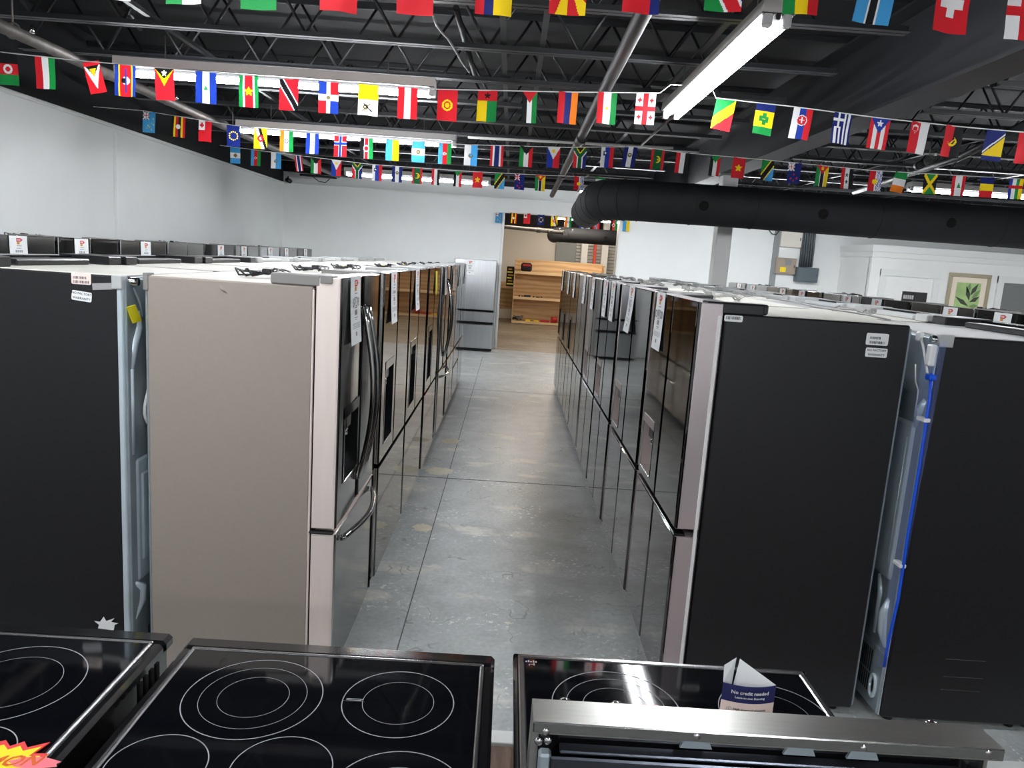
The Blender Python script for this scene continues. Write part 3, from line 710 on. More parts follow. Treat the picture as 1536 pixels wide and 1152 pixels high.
pA, pB = at((193, 462), x=XB+.03), at((213, 483), x=XB+.03)
q = MB(); cc = [local(f, at(p, x=XB+.03)) for p in ((191, 461), (203, 457), (213, 481), (200, 485))]
q.add(cc+[c_+Vector((.004, 0, 0)) for c_ in cc], [(0, 1, 2, 3), (4, 5, 6, 7), (0, 1, 5, 4), (2, 3, 7, 6), (1, 2, 6, 5), (0, 3, 7, 4)], 'yellow_tag'); q.build('wire_tag', f)
yc_ = at((219, 610), x=XB+.03); wt(f, 'water_hose', [(XB+.03+.005*math.sin(k), yc_.y+.055+.06*math.cos(2*PI*k/20), yc_.z+.1*math.sin(2*PI*k/20)) for k in range(21)], .007, 'cord_white', 8)
wt(f, 'water_hose', [(XB+.045, yc_.y+.06+.05*math.cos(2*PI*k/20), yc_.z+.085*math.sin(2*PI*k/20)) for k in range(21)], .007, 'cord_white', 8)
ta = [local(f, at(p, y=2.856)) for p in ((138, 425), (181, 424), (181, 434), (139, 435))]
MB().add(ta, [(0, 1, 2, 3)], 'clear_tape').build('tape', f)
f = rowE[0]; XE = 1.706
wbox(f, 'back_sheet', XE-.002, XE+.004, 2.91, 3.8, .04, 1.675, 'galv', .001)
wbox(f, 'hinge_bracket', XE-.006, XE+.05, 2.892, 2.93, 1.64, 1.69, 'hinge_light')
wt(f, 'hinge_pin', [(XE-.03, 2.915, 1.668), (XE+.01, 2.915, 1.668)], .014, 'chrome', 12)
emboss(f, 'raised_field', XE-.002, 2.96, 3.3, .62, 1.32, -.012, 'galv')
wt(f, 'raised_rib', [(XE-.002, 3.04, .75), (XE-.002, 3.04, 1.18)], .007, 'galv', 8)
wt(f, 'raised_rib', [(XE-.012, 3.0, .7), (XE-.012, 3.0, 1.25)], .005, 'galv', 8)
wt(f, 'raised_rib', [(XE-.002, 3.04, 1.55), (XE-.002, 3.02, 1.48), (XE-.002, 2.99, 1.45), (XE-.002, 2.985, 1.34)], .006, 'cord_white', 8)
wt(f, 'raised_rib', [(XE-.002, 2.93, 1.42), (XE-.004, 2.95, 1.38), (XE-.004, 2.965, 1.3)], [.012, .02, .01], 'galv', 10)
wt(f, 'raised_rib', [(XE-.002, 3.06, .62), (XE-.004, 3.03, .55), (XE-.004, 3.03, .36)], [.01, .014, .008], 'galv', 10)
wt(f, 'raised_rib', [(XE-.002, 2.96, .55), (XE-.006, 2.975, .48), (XE-.006, 2.96, .4), (XE-.004, 2.93, .34)], [.01, .024, .024, .008], 'galv', 10)
wbox(f, 'compressor_cover', XE-.014, XE, 2.905, 3.75, .045, .32, 'galv_dark', .005)
q = MB()
for k in range(11):
    for (z0_, z1_) in ((.10, .18), (.19, .29)):
        a, c = local(f, (XE-.0155, 3.0+k*.017, z0_)), local(f, (XE-.0145, 3.008+k*.017, z1_)); q.box(a.x, c.x, a.y, c.y, a.z, c.z, 'slot_black')
q.build('vent_slots', f)
wt(f, 'cable_entry', [(XE-.018, 2.955+.022*math.cos(2*PI*k/18), .15+.05*math.sin(2*PI*k/18)) for k in range(19)], .008, 'galv', 8)
wbox(f, 'cable_opening', XE-.016, XE-.013, 2.94, 2.97, .115, .185, 'slot_black', .001)
# blue cable in its clear sleeve, from the plug down
bl = [at(p, x=XE-.03) for p in ((1397, 560), (1394, 600), (1379, 700), (1362, 800), (1347, 900), (1333, 960), (1326, 1000))]
wt(f, 'blue_cable', bl, .006, 'blue_plastic', 8)
fs_ = [at(p, x=XE-.022) for p in ((1385, 520), (1421, 512), (1330, 1000), (1316, 1000))]
MB().add([local(f, p) for p in fs_], [(0, 1, 2, 3)], 'clear_film').build('clear_sleeve', f)
wh = [at(p, x=XE-.03) for p in ((1381, 506), (1385, 520), (1389, 545), (1391, 560))]; wt(f, 'white_cable', wh, .005, 'cord_white', 8)
c = local(f, at((1380, 504), x=XE-.03)); MB().box(c.x-.012, c.x+.012, c.y-.012, c.y+.016, c.z-.022, c.z+.018, 'white_plastic', .006).build('cable_clip', f)
c = local(f, at((1397, 532), x=XE-.03)); q = MB().box(c.x-.014, c.x+.014, c.y-.016, c.y+.018, c.z-.045, c.z+.04, 'white_plastic', .005)
q.build('plug', f)
c = local(f, at((1396, 566), x=XE-.03)); MB().box(c.x-.014, c.x+.014, c.y-.02, c.y+.02, c.z-.012, c.z+.012, 'blue_plastic', .005).build('plug_band', f)
for p in ((1386, 629), (1350, 846)):
    c = local(f, at(p, x=XE-.03)); MB().box(c.x-.016, c.x+.012, c.y-.028, c.y+.03, c.z-.008, c.z+.008, 'white_plastic', .003).build('cable_clip', f)
for z in (.32, .24, .18):
    for k in range(1): wbox(f, 'louver', 1.95, 2.12, 2.8985, 2.902, z, z+.003, 'side_black', .001)
# ------------------------------------------------------------------ ranges in the foreground
def stove(label, x0, x1, yb, yf, z, rings, lip=True):
    t = thing('electric_range', label, 'stove', ((x0+x1)/2, (yb+yf)/2, 0)); ox, oy = t.location.x, t.location.y
    X0, X1, YB_, YF_ = x0-ox, x1-ox, yb-oy, yf-oy
    MB().box(X0+.012, X1-.012, YF_, YB_-.012, .06, z-.03, 'stove_black', .006).build('body', t)
    e = .052 if lip else .008
    q = MB()
    for (a0, a1, b0, b1) in ((X0, X1, YB_-e, YB_), (X0, X0+.03, YF_, YB_-e), (X1-.03, X1, YF_, YB_-e)):
        q.box(a0, a1, b0, b1, z-.035, z-.001, 'stove_black', .009)
    q.build('rim', t)
    sw = .026 if lip else .012
    i0, i1, ib = X0+sw, X1-sw, YB_-e
    fr = MB(); tw = .009 if lip else .015
    fr.box(i0, i1, ib-tw, ib, z-.012, z+.003, 'stove_trim', .003).box(i0, i0+tw, YF_, ib-tw, z-.012, z+.003, 'stove_trim', .003).box(i1-tw, i1, YF_, ib-tw, z-.012, z+.003, 'stove_trim', .003)
    fr.build('steel_frame', t)
    MB().box(i0+tw, i1-tw, YF_, ib-tw, z-.01, z, 'glass_top', .001).build('glass_cooktop', t)
    for (cx_, cy_, rs) in rings:
        m = MB()
        for k, r in enumerate(rs): m.ring((cx_-ox, cy_-oy, z+.0006), r-(.0011 if k == 0 else .0006), r+(.0011 if k == 0 else .0006), 'ring_print', 72)
        m.build('burner_ring', t)
    sl = MB().box(-.004, 0, 0, .012, z-.1, z-.045, 'slot_black').mesh('side_vent')
    for sx in (X0+.012, X1-.008):
        for k in range(4):
            o = obj('side_vent', sl, t); o.location = (sx, YB_-.16+k*.028, 0)
    for fx in (X0+.06, X1-.06):
        for fy in (YB_-.06, YF_+.06): MB().tube([(fx, fy, 0), (fx, fy, .07)], .02, 'foot', 8).build('foot', t)
    MB().box(X0+.02, X1-.02, YB_-.02, YB_+.012, .2, z-.1, 'stove_black', .008).build('oven_door', t)
    return t, ox, oy
ZS = .89
s0, _, _ = stove('black glass electric range at bottom left, yellow starburst sign on it', -1.55, -.785, 1.735, 1.02, ZS, [(-1.03, 1.485, (.147, .1)), (-.965, 1.245, (.09,)), (-1.32, 1.5, (.11,))])
s1, ox1, oy1 = stove('black glass electric range with five burner rings, middle of the foreground', -.737, .024, 1.722, 1.0, ZS, [(-.5, 1.484, (.147, .113, .075)), (-.185, 1.494, (.122, .078)), (-.603, 1.25, (.092,)), (-.372, 1.262, (.095,)), (-.145, 1.205, (.127, .08))])
s2, ox2, oy2 = stove('black glass range right of the gap, its back and steel console towards the camera', .07, .815, 1.735, 1.09, ZS, [(.302, 1.525, (.145, .113, .075)), (.665, 1.53, (.125, .08)), (.3, 1.25, (.09,)), (.62, 1.25, (.12,))], lip=False)
def bars(mb, ox, oy, z, L_):
    for (a, b, c, d) in L_: mb.quad((a-ox, c-oy, z), (b-ox, c-oy, z), (b-ox, d-oy, z), (a-ox, d-oy, z), 'ring_print')
m = MB(); bars(m, ox1, oy1, ZS+.0008, [(-.3, -.262, 1.4955, 1.498), (-.3, -.266, 1.491, 1.493), (-.305, -.258, 1.488, 1.4885)]); m.build('burner_print', s1)
m = MB(); bars(m, ox2, oy2, ZS+.0008, [(.1+k*.006, .104+k*.006, 1.692, 1.698+.003*(k % 2)) for k in range(5)]+[(.108, .12, 1.682, 1.684), (.108, .110, 1.676, 1.684), (.12, .122, 1.678, 1.69)]); m.build('warning_print', s2)
# console (backguard) of the third range
bx0, bx1, bz = .083-ox2, .838-ox2, 1.15
q = MB(); q.prism([(1.068-oy2, bz), (1.135-oy2, bz-.002), (1.17-oy2, .9), (1.10-oy2, .9), (1.10-oy2, bz-.02), (1.068-oy2, bz-.02)], 0, bx0, bx1, 'console_steel'); q.build('console', s2)
MB().box(bx0, bx1, 1.066-oy2, 1.07-oy2, bz-.018, bz+.001, 'stove_trim', .002).build('console_edge', s2)
MB().box(bx0+.012, bx1-.012, 1.09-oy2, 1.1-oy2, .3, bz-.022, 'stove_black', .002).build('console_back', s2)
MB().box(bx0+.03, bx1-.03, 1.054-oy2, 1.06-oy2, .3, bz-.05, 'stove_back', .004).build('rear_panel', s2)
MB().box(bx0+.045, bx1-.06, 1.062-oy2, 1.085-oy2, bz-.05, bz-.044, 'stove_back', .002).build('panel_flange', s2)
for x in (.0+bx0+.012, bx1-.03): MB().box(x, x+.02, 1.058-oy2, 1.08-oy2, .3, bz-.05, 'galv_dark', .004).build('corner_bracket', s2)
sm_ = MB().sphere((0, 0, 0), (.007, .004, .007), 'chrome', 10, 6).mesh('screw')
for px in ((819, 1097), (808, 1112), (822, 1111), (1045, 1104), (1295, 1122), (1482, 1129)):
    c = at(px, y=1.068); o = obj('screw', sm_, s2); o.location = (c.x-ox2, 1.068-oy2, c.z)
for px in (1045, 1200, 1295):
    c = at((px, 1106+(px-1045)*.066), y=1.07); m = MB(); m.prism([(c.x-ox2-.026, c.z-.018), (c.x-ox2+.026, c.z-.018), (c.x-ox2+.015, c.z+.006), (c.x-ox2-.015, c.z+.006)], 1, 1.067-oy2, 1.072-oy2, 'galv_dark'); m.build('mount_tab', s2)
for px in (1005, 1080, 1118, 1233, 1263, 1300):
    c = at((px, 1103+(px-1045)*.066), y=1.088); MB().box(c.x-ox2-.013, c.x-ox2+.013, 1.086-oy2, 1.0905-oy2, c.z-.004, c.z+.004, 'slot_black').build('vent_slot', s2)
for px in (847, 925, 1398):
    c = at((px, 1056+(px-847)*.05), y=1.15); MB().sphere((c.x-ox2, 1.149-oy2, 1.134), (.012, .012, .008), 'chrome', 12, 6).build('knob', s2)
c = at((975, 1062), y=1.15); MB().box(c.x-ox2-.016, c.x-ox2+.016, 1.142-oy2, 1.155-oy2, 1.12, 1.1385, 'red_paint', .003).build('red_sticker', s2)
# folded leaflet standing on the third range
LY = 1.36
def lp(px, dy=0.): return at(px, y=LY+dy)
P_ = {k: lp(v) for k, v in dict(a=(1085, 1021), b=(1164, 1030), c=(1160, 1055.5), d=(1081.5, 1046)).items()}
xa, xb_ = P_['a'].x, P_['b'].x; zt = (P_['a'].z+P_['b'].z)/2; zm = (P_['c'].z+P_['d'].z)/2; ww = xb_-xa
lf = thing('leaflet', 'folded white and navy leaflet about credit standing on the right range', 'leaflet', ((xa+xb_)/2, LY, ZS+.004))
def lcurve(u): return -.012*(1-(2*u-1)**2)
def sheet(mb, z0, z1, m, e=0., n=10, x0=-ww/2, x1=ww/2):
    us = [k/n for k in range(n+1)]
    vs = [(x0+(x1-x0)*u, lcurve((x0+(x1-x0)*u)/ww+.5)-e, z) for z in (z0, z1) for u in us]
    mb.add(vs, [[k, k+1, n+2+k, n+1+k] for k in range(n)], m, True)
zb_, zt_, zm_ = 0, zt-ZS-.004, zm-ZS-.004
q = MB(); sheet(q, zb_, zm_, 'peach'); sheet(q, zm_, zt_, 'navy'); q.build('front_panel', lf)
q = MB()
text(q, 'No credit needed', ww*.098, (.0, -.014, zm_+(zt_-zm_)*.6), (1, 0, 0), (0, 0, 1), 'paper'); text(q, 'Lease-to-own financing', ww*.06, (.0, -.014, zm_+(zt_-zm_)*.32), (1, 0, 0), (0, 0, 1), 'paper')
text(q, 'High approval amounts', ww*.066, (.02*ww, -.014, zm_-.014), (1, 0, 0), (0, 0, 1), 'ink'); 
for (a_, b_, dz_) in ((-.22, .3, .0205), (-.22, .12, .0275)):
    for k in range(7):
        x_ = a_+(b_-a_)*k/7; q.quad((x_*ww, 0, zm_-dz_), ((x_+(b_-a_)*.115)*ww, 0, zm_-dz_), ((x_+(b_-a_)*.115)*ww, 0, zm_-dz_+.0022), (x_*ww, 0, zm_-dz_+.0022), 'ink_grey')
q.v = [(v[0], lcurve(v[0]/ww+.5)-.0012, v[2]) for v in q.v]; q.build('lettering', lf)
q = MB(); cz = zm_-.016; cxx = -.36*ww
q.add([(cxx+r*math.cos(2*PI*k/20), lcurve(cxx/ww+.5)-.0014, cz+r*math.sin(2*PI*k/20)) for r in (.0055, .0047) for k in range(20)], [[k, (k+1) % 20, 20+(k+1) % 20, 20+k] for k in range(20)], 'ink_grey'); text(q, 'S', .007, (cxx, lcurve(cxx/ww+.5)-.0014, cz), (1, 0, 0), (0, 0, 1), 'ink_grey'); q.build('round_mark', lf)
pk = lp((1110, 988), .03); pk2 = lp((1105, 986), .045)
lx = lf.location
q = MB()
peak = (pk.x-lx.x, .03, pk.z-lx.z); peak2 = (pk2.x-lx.x, .045, pk2.z-lx.z)
lft = (-ww/2, 0, zt_); rgt = (ww/2, 0, zt_)
q.add([(-ww/2, 0, zb_), (ww/2, 0, zb_), rgt, peak, (-.2*ww, .03, zb_)], [(0, 4, 3), (1, 2, 3, 4)], 'paper'); q.build('inner_panel', lf)
q = MB(); q.add([(-ww/2, 0, zb_), (-.25*ww, .045, zb_), peak2, (-ww*.48, .012, zt_+.03), lft], [(0, 1, 2, 3, 4)], 'paper'); q.build('side_panel', lf)
# starburst sale sign on the first range
def B_(px, e=0.): return at(px, z=ZS+.004+e)
pts = [(0, 1113), (9, 1111), (15, 1120), (37, 1113), (41, 1122), (75, 1114), (51, 1131), (71, 1131), (66, 1140), (60, 1160), (40, 1175), (20, 1162), (0, 1185), (-15, 1165), (-45, 1178), (-40, 1155), (-70, 1150), (-38, 1138), (-55, 1118), (-20, 1122)]
cb = B_((10, 1145)); st = thing('starburst_sign', 'yellow starburst sale sign with red edge lying on the left range', 'sign', (cb.x, cb.y, ZS+.0035))
q = MB(); vs = [B_(p)-cb for p in pts]; n = len(vs)
q.add([(v.x, v.y, z) for z in (0, .002) for v in vs], [list(range(n)), list(range(n, 2*n))]+[[i, (i+1) % n, n+(i+1) % n, n+i] for i in range(n)], 'burst_red'); q.build('red_card', st)
q = MB(); q.add([(v.x*.86, v.y*.84-.004, .0026) for v in vs], [list(range(n))], 'burst_yellow'); q.build('yellow_face', st)
q = MB(); c_ = B_((52, 1146))-cb; q.add([(c_.x+.05*math.cos(2*PI*k/14)*(1 if k % 2 else .8), c_.y+.016*math.sin(2*PI*k/14), .0032) for k in range(14)], [list(range(14))], 'burst_pink'); q.build('pink_patch', st)
q = MB(); c_ = B_((20, 1144))-cb; text(q, 'MON', .042, (c_.x, c_.y, .0036), (1, .12, 0), (.25, 1, 0), 'burst_orange'); q.build('lettering', st)
# ------------------------------------------------------------------ flags
CC = dict(R=(214, 32, 44), W=(236, 236, 236), B=(30, 60, 160), G=(24, 140, 66), Y=(250, 214, 20), K=(22, 22, 24), O=(245, 130, 30), L=(70, 165, 225), N=(20, 36, 110), D=(10, 95, 50), M=(120, 30, 50), E=(0, 130, 140), A=(255, 200, 120), Z=(120, 110, 60))
CL = {k: np.array(lin(v)) for k, v in CC.items()}
def paint(spec, nx, ny):
    u = (np.arange(nx)+.5)/nx; v = (np.arange(ny)+.5)/ny*1.5
    U, V = np.meshgrid(u, v); img = np.zeros((ny, nx, 3))
    for op in spec.split(';'):
        a = op.split(','); k = a[0]
        if k in 'vh':
            body = a[1]; i = 0; seg = []
            while i < len(body):
                j = i+1
                while j < len(body) and body[j].isdigit(): j += 1
                seg.append((body[i], float(body[i+1:j] or 1))); i = j
            tot = sum(s for _, s in seg); acc = 0; T = U if k == 'v' else V/1.5
            for c, s in seg:
                img[(T >= acc/tot) & (T <= (acc+s)/tot+1e-6)] = CL[c]; acc += s
            continue
        f = [float(x) for x in a[1:-1]]; c = CL[a[-1]]
        if k == 'r': msk = (U >= f[0]) & (U <= f[2]) & (V >= f[1]) & (V <= f[3])
        elif k == 'd': msk = (U-f[0])**2+(V-f[1])**2 < f[2]**2
        elif k == 'o': msk = np.abs(np.hypot(U-f[0], V-f[1])-f[2]) < f[3]
        elif k == 't':
            def e(x0, y0, x1, y1): return (U-x0)*(y1-y0)-(V-y0)*(x1-x0)
            p, q_, r_ = e(f[0], f[1], f[2], f[3]), e(f[2], f[3], f[4], f[5]), e(f[4], f[5], f[0], f[1])
            msk = ((p >= 0) & (q_ >= 0) & (r_ >= 0)) | ((p <= 0) & (q_ <= 0) & (r_ <= 0))
        elif k == 'b':
            dx, dy = f[2]-f[0], f[3]-f[1]; L_ = math.hypot(dx, dy); s = ((U-f[0])*dx+(V-f[1])*dy)/L_
            msk = (np.abs((U-f[0])*dy-(V-f[1])*dx)/L_ < f[4]/2) & (s > -.02) & (s < L_+.02)
        elif k == 's':
            an = np.arctan2(U-f[0], -(V-f[1])); R_ = np.hypot(U-f[0], V-f[1]); q_ = np.abs(((an/(2*PI/5)+.5) % 1)-.5)*2
            msk = R_ < f[2]*(1-.6*q_)
        elif k == 'x': msk = ((np.abs(U-f[0]) < f[3]) & (np.abs(V-f[1]) < f[2])) | ((np.abs(V-f[1]) < f[3]) & (np.abs(U-f[0]) < f[2]))
        elif k == 'c': msk = ((U-f[0])**2+(V-f[1])**2 < f[2]**2) & ((U-f[0]-f[3])**2+(V-f[1]-f[4])**2 > (f[2]*.82)**2)
        elif k == 'w':
            msk = (U > .6) & ((((U-.6)*9+.22*np.sin(V*22)) % 1) < .5)
        elif k == 'y':   # rays
            an = np.arctan2(U-f[0], V-f[1]); msk = ((an/f[2]+.5) % 1) < .5
        img[msk] = c
    return img
UJ = 'r,0,0,.5,.6,N;b,0,0,.5,.6,.1,W;b,.5,0,0,.6,.1,W;x,.25,.3,.5,.07,W;x,.25,.3,.5,.04,R;r,0,.6,.5,1.5,%s;r,.5,0,1,1.5,%s'
FLG = {
'afghan': ('h,K1R1G1;o,.5,.75,.18,.05,W', 'black red and green'), 'hungary': ('v,R1W1G1', 'red white and green striped'), 'antigua': ('v,R1;t,0,.2,1,.2,.5,1.3,W;t,.1,.2,.9,.2,.5,.7,K;t,.3,.35,.7,.35,.5,.75,Y', 'red with a rising sun wedge'),
'eswatini': ('v,B18Y6R52Y6B18;d,.5,.75,.2,W;d,.42,.75,.13,K;b,.5,.2,.5,1.3,.05,B', 'blue yellow and red with a shield'), 'timor': ('v,R1;t,0,0,1,0,.5,.85,Y;t,0,0,1,0,.5,.5,K;s,.5,.24,.16,W', 'red with black and yellow wedge'),
'nicaragua': ('v,B1W1B1;t,.4,.85,.6,.85,.5,.65,G', 'blue white blue with triangle emblem'), 'suriname': ('v,G2W1R4W1G2;s,.5,.75,.24,Y', 'green white red with yellow star'), 'trinidad': ('v,R1;b,0,0,1,1.5,.36,W;b,0,0,1,1.5,.24,K', 'red with black diagonal'),
'dominican': ('v,W1;r,0,0,.4,.6,B;r,.6,0,1,.6,R;r,0,.9,.4,1.5,R;r,.6,.9,1,1.5,B;d,.5,.75,.09,Z', 'blue and red quartered by a white cross'), 'vatican': ('h,Y1W1;o,.4,1.1,.1,.04,Z;b,.25,1.3,.6,.95,.06,Z;b,.3,.95,.7,1.3,.06,K', 'yellow and white with keys'),
'austria': ('v,R1W1R1', 'red white red striped'), 'kyrgyz': ('v,R1;d,.5,.75,.27,Y;o,.5,.75,.15,.03,R', 'red with a yellow sun'), 'bissau': ('v,Y1G1;r,0,0,1,.5,R;s,.5,.25,.18,K', 'red yellow green with black star'),
'palestine': ('v,K1W1G1;t,0,0,1,0,.5,.55,R', 'black white green with red wedge'), 'armenia': ('v,R1N1O1', 'red blue orange striped'), 'tajik': ('v,R2W3G2;d,.5,.75,.08,Y', 'red white green with small crown'),
'georgia': ('v,W1;x,.5,.75,1,.13,R;x,.2,.35,.11,.035,R;x,.8,.35,.11,.035,R;x,.2,1.15,.11,.035,R;x,.8,1.15,.11,.035,R', 'white with five red crosses'),
'congo': ('v,Y1;t,0,0,1,0,0,.9,G;t,1,.6,1,1.5,0,1.5,R', 'green yellow red diagonal'), 'vincent': ('h,N1Y2G1;b,.5,.5,.5,.72,.17,G;b,.32,.62,.32,.84,.17,G;b,.66,.66,.66,.88,.17,G;b,.5,.8,.5,1.0,.17,G', 'blue yellow green with diamonds'),
'slovakia': ('v,W1B1R1;d,.5,.6,.26,W;d,.5,.6,.22,R;x,.5,.58,.15,.03,W', 'white blue red with shield'), 'greece': ('v,N1W1N1W1N1W1N1W1N1;r,0,0,.56,.66,N;x,.28,.33,.4,.06,W', 'blue and white striped with cross'),
'puerto': ('v,R1W1R1W1R1;t,0,0,1,0,.5,.75,B;s,.5,.27,.18,W', 'red striped with blue wedge and star'), 'singapore': ('v,R1W1;c,.25,.3,.16,0,.06,W;d,.2,.45,.03,W;d,.3,.45,.03,W;d,.25,.52,.03,W', 'red and white with crescent'), 'angola': ('v,R1K1;c,.5,.75,.22,-.05,-.05,Y;b,.38,.9,.62,.62,.06,Y', 'red and black with yellow emblem'),
'bosnia': ('v,N1;t,1,.3,1,1.25,0,1.25,Y;b,0,1.12,1,.18,.07,W', 'blue with yellow triangle'), 'red': ('v,R1', 'plain red'),
'tuvalu': ((UJ % ('L', 'L'))+';d,.8,.5,.05,Y;d,.7,.8,.05,Y;d,.85,.9,.05,Y;d,.55,1.1,.05,Y;d,.7,1.25,.05,Y;d,.3,1.2,.05,Y;d,.4,1.0,.05,Y', 'light blue with corner cross and stars'), 'uganda': ('v,K1Y1R1K1Y1R1;d,.5,.75,.16,W', 'black yellow red striped'), 'tonga': ('v,R1;r,0,0,.5,.66,W;x,.25,.33,.18,.06,R', 'red with cross in white corner'),
'eu': ('v,N1;'+';'.join('d,%.2f,%.2f,.05,Y' % (.5+.3*math.cos(k*PI/6), .75+.3*math.sin(k*PI/6)) for k in range(12)), 'blue with a circle of stars'), 'brunei': ('v,Y1;b,.2,0,.7,1.5,.26,W;b,.42,0,.92,1.5,.2,K;o,.5,.75,.17,.07,R', 'yellow with diagonal and red emblem'), 'india': ('v,O1W1G1;o,.5,.75,.13,.035,B', 'orange white green with wheel'),
'honduras': ('v,B1W1B1;d,.5,.75,.04,B;d,.42,.65,.04,B;d,.58,.65,.04,B;d,.42,.85,.04,B;d,.58,.85,.04,B', 'blue white blue with five dots'), 'norway': ('v,R1;x,.5,.55,2,.15,W;x,.5,.55,2,.075,B', 'red with blue and white cross'), 'kenya': ('v,K6W1R6W1G6;d,.5,.75,.22,R;o,.5,.75,.2,.04,W', 'black red green with shield'),
'ukraine': ('v,L1Y1', 'light blue and yellow'), 'guatemala': ('h,L1W1L1;o,.5,.75,.1,.06,Z', 'light blue and white with emblem'), 'azerbaijan': ('v,L1R1G1;c,.5,.75,.13,.04,0,W;d,.58,.75,.05,W', 'blue red green with crescent'), 'marino': ('v,W1L1;d,.5,.8,.17,Z;d,.5,.76,.1,L', 'white and blue with crest'),
'thailand': ('v,R1W1N2W1R1', 'red white and blue striped'), 'kuwait': ('v,G1W1R1;t,0,0,1,0,.5,.6,K;t,.25,0,.75,0,.65,.5,K;t,.25,0,.35,.5,.65,.5,K', 'green white red with black wedge'), 'philippines': ('v,B1R1;t,0,0,1,0,.5,.9,W;d,.5,.3,.13,Y', 'blue and red with white wedge'), 'southafrica': ('v,R1N1;b,.5,.7,.5,1.5,.42,W;b,0,0,.5,.7,.4,W;b,1,0,.5,.7,.4,W;b,.5,.6,.5,1.5,.26,D;b,0,0,.5,.7,.26,D;b,1,0,.5,.7,.26,D;t,.12,0,.88,0,.5,.5,Y;t,.2,0,.8,0,.5,.4,K', 'red and blue with green fork'),
'slovenia': ('v,W1B1R1;r,.2,.3,.46,.65,N;d,.33,.45,.08,W', 'white blue red with crest'), 'salvador': ('v,N1W1N1;o,.5,.6,.1,.06,Z', 'blue white blue with round emblem'), 'mauritania': ('v,R1D4R1;c,.5,.75,.24,-.08,0,Y;d,.52,.75,.06,Y', 'green with red edges and crescent'), 'yemen': ('v,R1W1K1', 'red white black striped'),
'sudan': ('v,K1W1R1;t,0,0,1,0,.5,.55,G', 'black white red with green wedge'), 'vietnam': ('v,R1;s,.5,.75,.28,Y', 'red with a yellow star'), 'tanzania': ('v,L1;t,0,0,1,0,0,1.5,G;b,0,1.5,1,0,.5,Y;b,0,1.5,1,0,.36,K', 'green and blue with black diagonal'), 'zealand': ((UJ % ('N', 'N'))+';d,.5,.85,.06,R;d,.3,1.15,.06,R;d,.75,1.1,.06,R;d,.5,1.3,.06,R', 'navy with corner cross and stars'),
'mozambique': ('v,G6W1K5W1Y6;t,0,0,1,0,.5,.6,R;s,.5,.2,.17,Y', 'green black yellow with red wedge'), 'syria': ('v,R1W1K1;s,.5,.5,.15,K;s,.5,1.0,.15,K', 'red white black with two stars'), 'kiribati': ('v,R1W1;w,0,B;d,.5,.8,.2,Y;r,.0,.0,.5,.62,R', 'red with blue waves and sun'), 'ireland': ('h,G1W1O1', 'green white orange'),
'jamaica': ('v,K1;t,0,0,1,0,.5,.75,G;t,0,1.5,1,1.5,.5,.75,G;b,0,0,1,1.5,.2,Y;b,1,0,0,1.5,.2,Y', 'green and black with yellow saltire'), 'lebanon': ('v,R1W2R1;t,.35,.9,.65,.9,.5,.5,G', 'red and white with green tree'), 'romania': ('h,N1Y1R1', 'blue yellow red'), 'africa': ('v,B1W1G1Y1;r,0,.5,1,.72,R', 'striped with red bar'),
'nigeria': ('v,G46W54', 'green and white'), 'green': ('v,G1', 'plain green'), 'colombia': ('v,R1N1Y2', 'red blue yellow'), 'macedonia': ('v,R1;y,.5,.6,.7,Y;d,.5,.6,.22,R;d,.5,.6,.17,Y', 'red with yellow rays'), 'redblue': ('v,R3N1', 'red and blue'), 'namibia': ('v,B1;t,0,.0,0,1.5,1,1.5,G;b,.0,0,1,1.75,.5,W;b,0,0,1,1.75,.34,R', 'green and red diagonal'), 'mali': ('v,G1Y1R1', 'green yellow red striped'), 'botswana': ('v,L10W1K6W1L10', 'light blue with black band'), 'swiss': ('v,R1;x,.5,.75,.36,.13,W', 'red with a white cross'), 'england': ('v,W1;x,.5,.75,1,.13,R', 'white with red cross'), 'blue': ('v,B1W1', 'blue'),
}
_fm = {}
def flag_mesh(key, w_, h_, nx, ny, seed):
    rnd = random.Random(seed); a1, a2, p1, p2 = rnd.uniform(.004, .012), rnd.uniform(.002, .006), rnd.uniform(0, 6), rnd.uniform(0, 6)
    img = paint(FLG[key][0], nx, ny)
    xs = (np.arange(nx+1)/nx-.5)*w_; zs = -np.arange(ny+1)/ny*h_
    X, Z = np.meshgrid(xs, zs); t = -Z/h_
    Y = (a1*np.sin(X/w_*5+p1+t)+a2*np.sin(t*5+p2))*t**.7*w_/.14
    V = np.stack([X, Y, Z], -1).reshape(-1, 3)
    me = bpy.data.meshes.new('flag')
    i = np.arange(ny)[:, None]*(nx+1)+np.arange(nx)[None]; F = np.stack([i, i+1, i+nx+2, i+nx+1], -1).reshape(-1, 4)
    me.from_pydata(V.tolist(), [], F.tolist())
    ca = me.color_attributes.new('print', 'FLOAT_COLOR', 'CORNER')
    c = np.concatenate([img.reshape(-1, 3), np.ones((nx*ny, 1))], 1).repeat(4, 0).astype(np.float32)
    ca.data.foreach_set('color', c.ravel()); me.materials.append(M['flag_cloth'])
    me.polygons.foreach_set('use_smooth', [True]*(nx*ny))
    return me
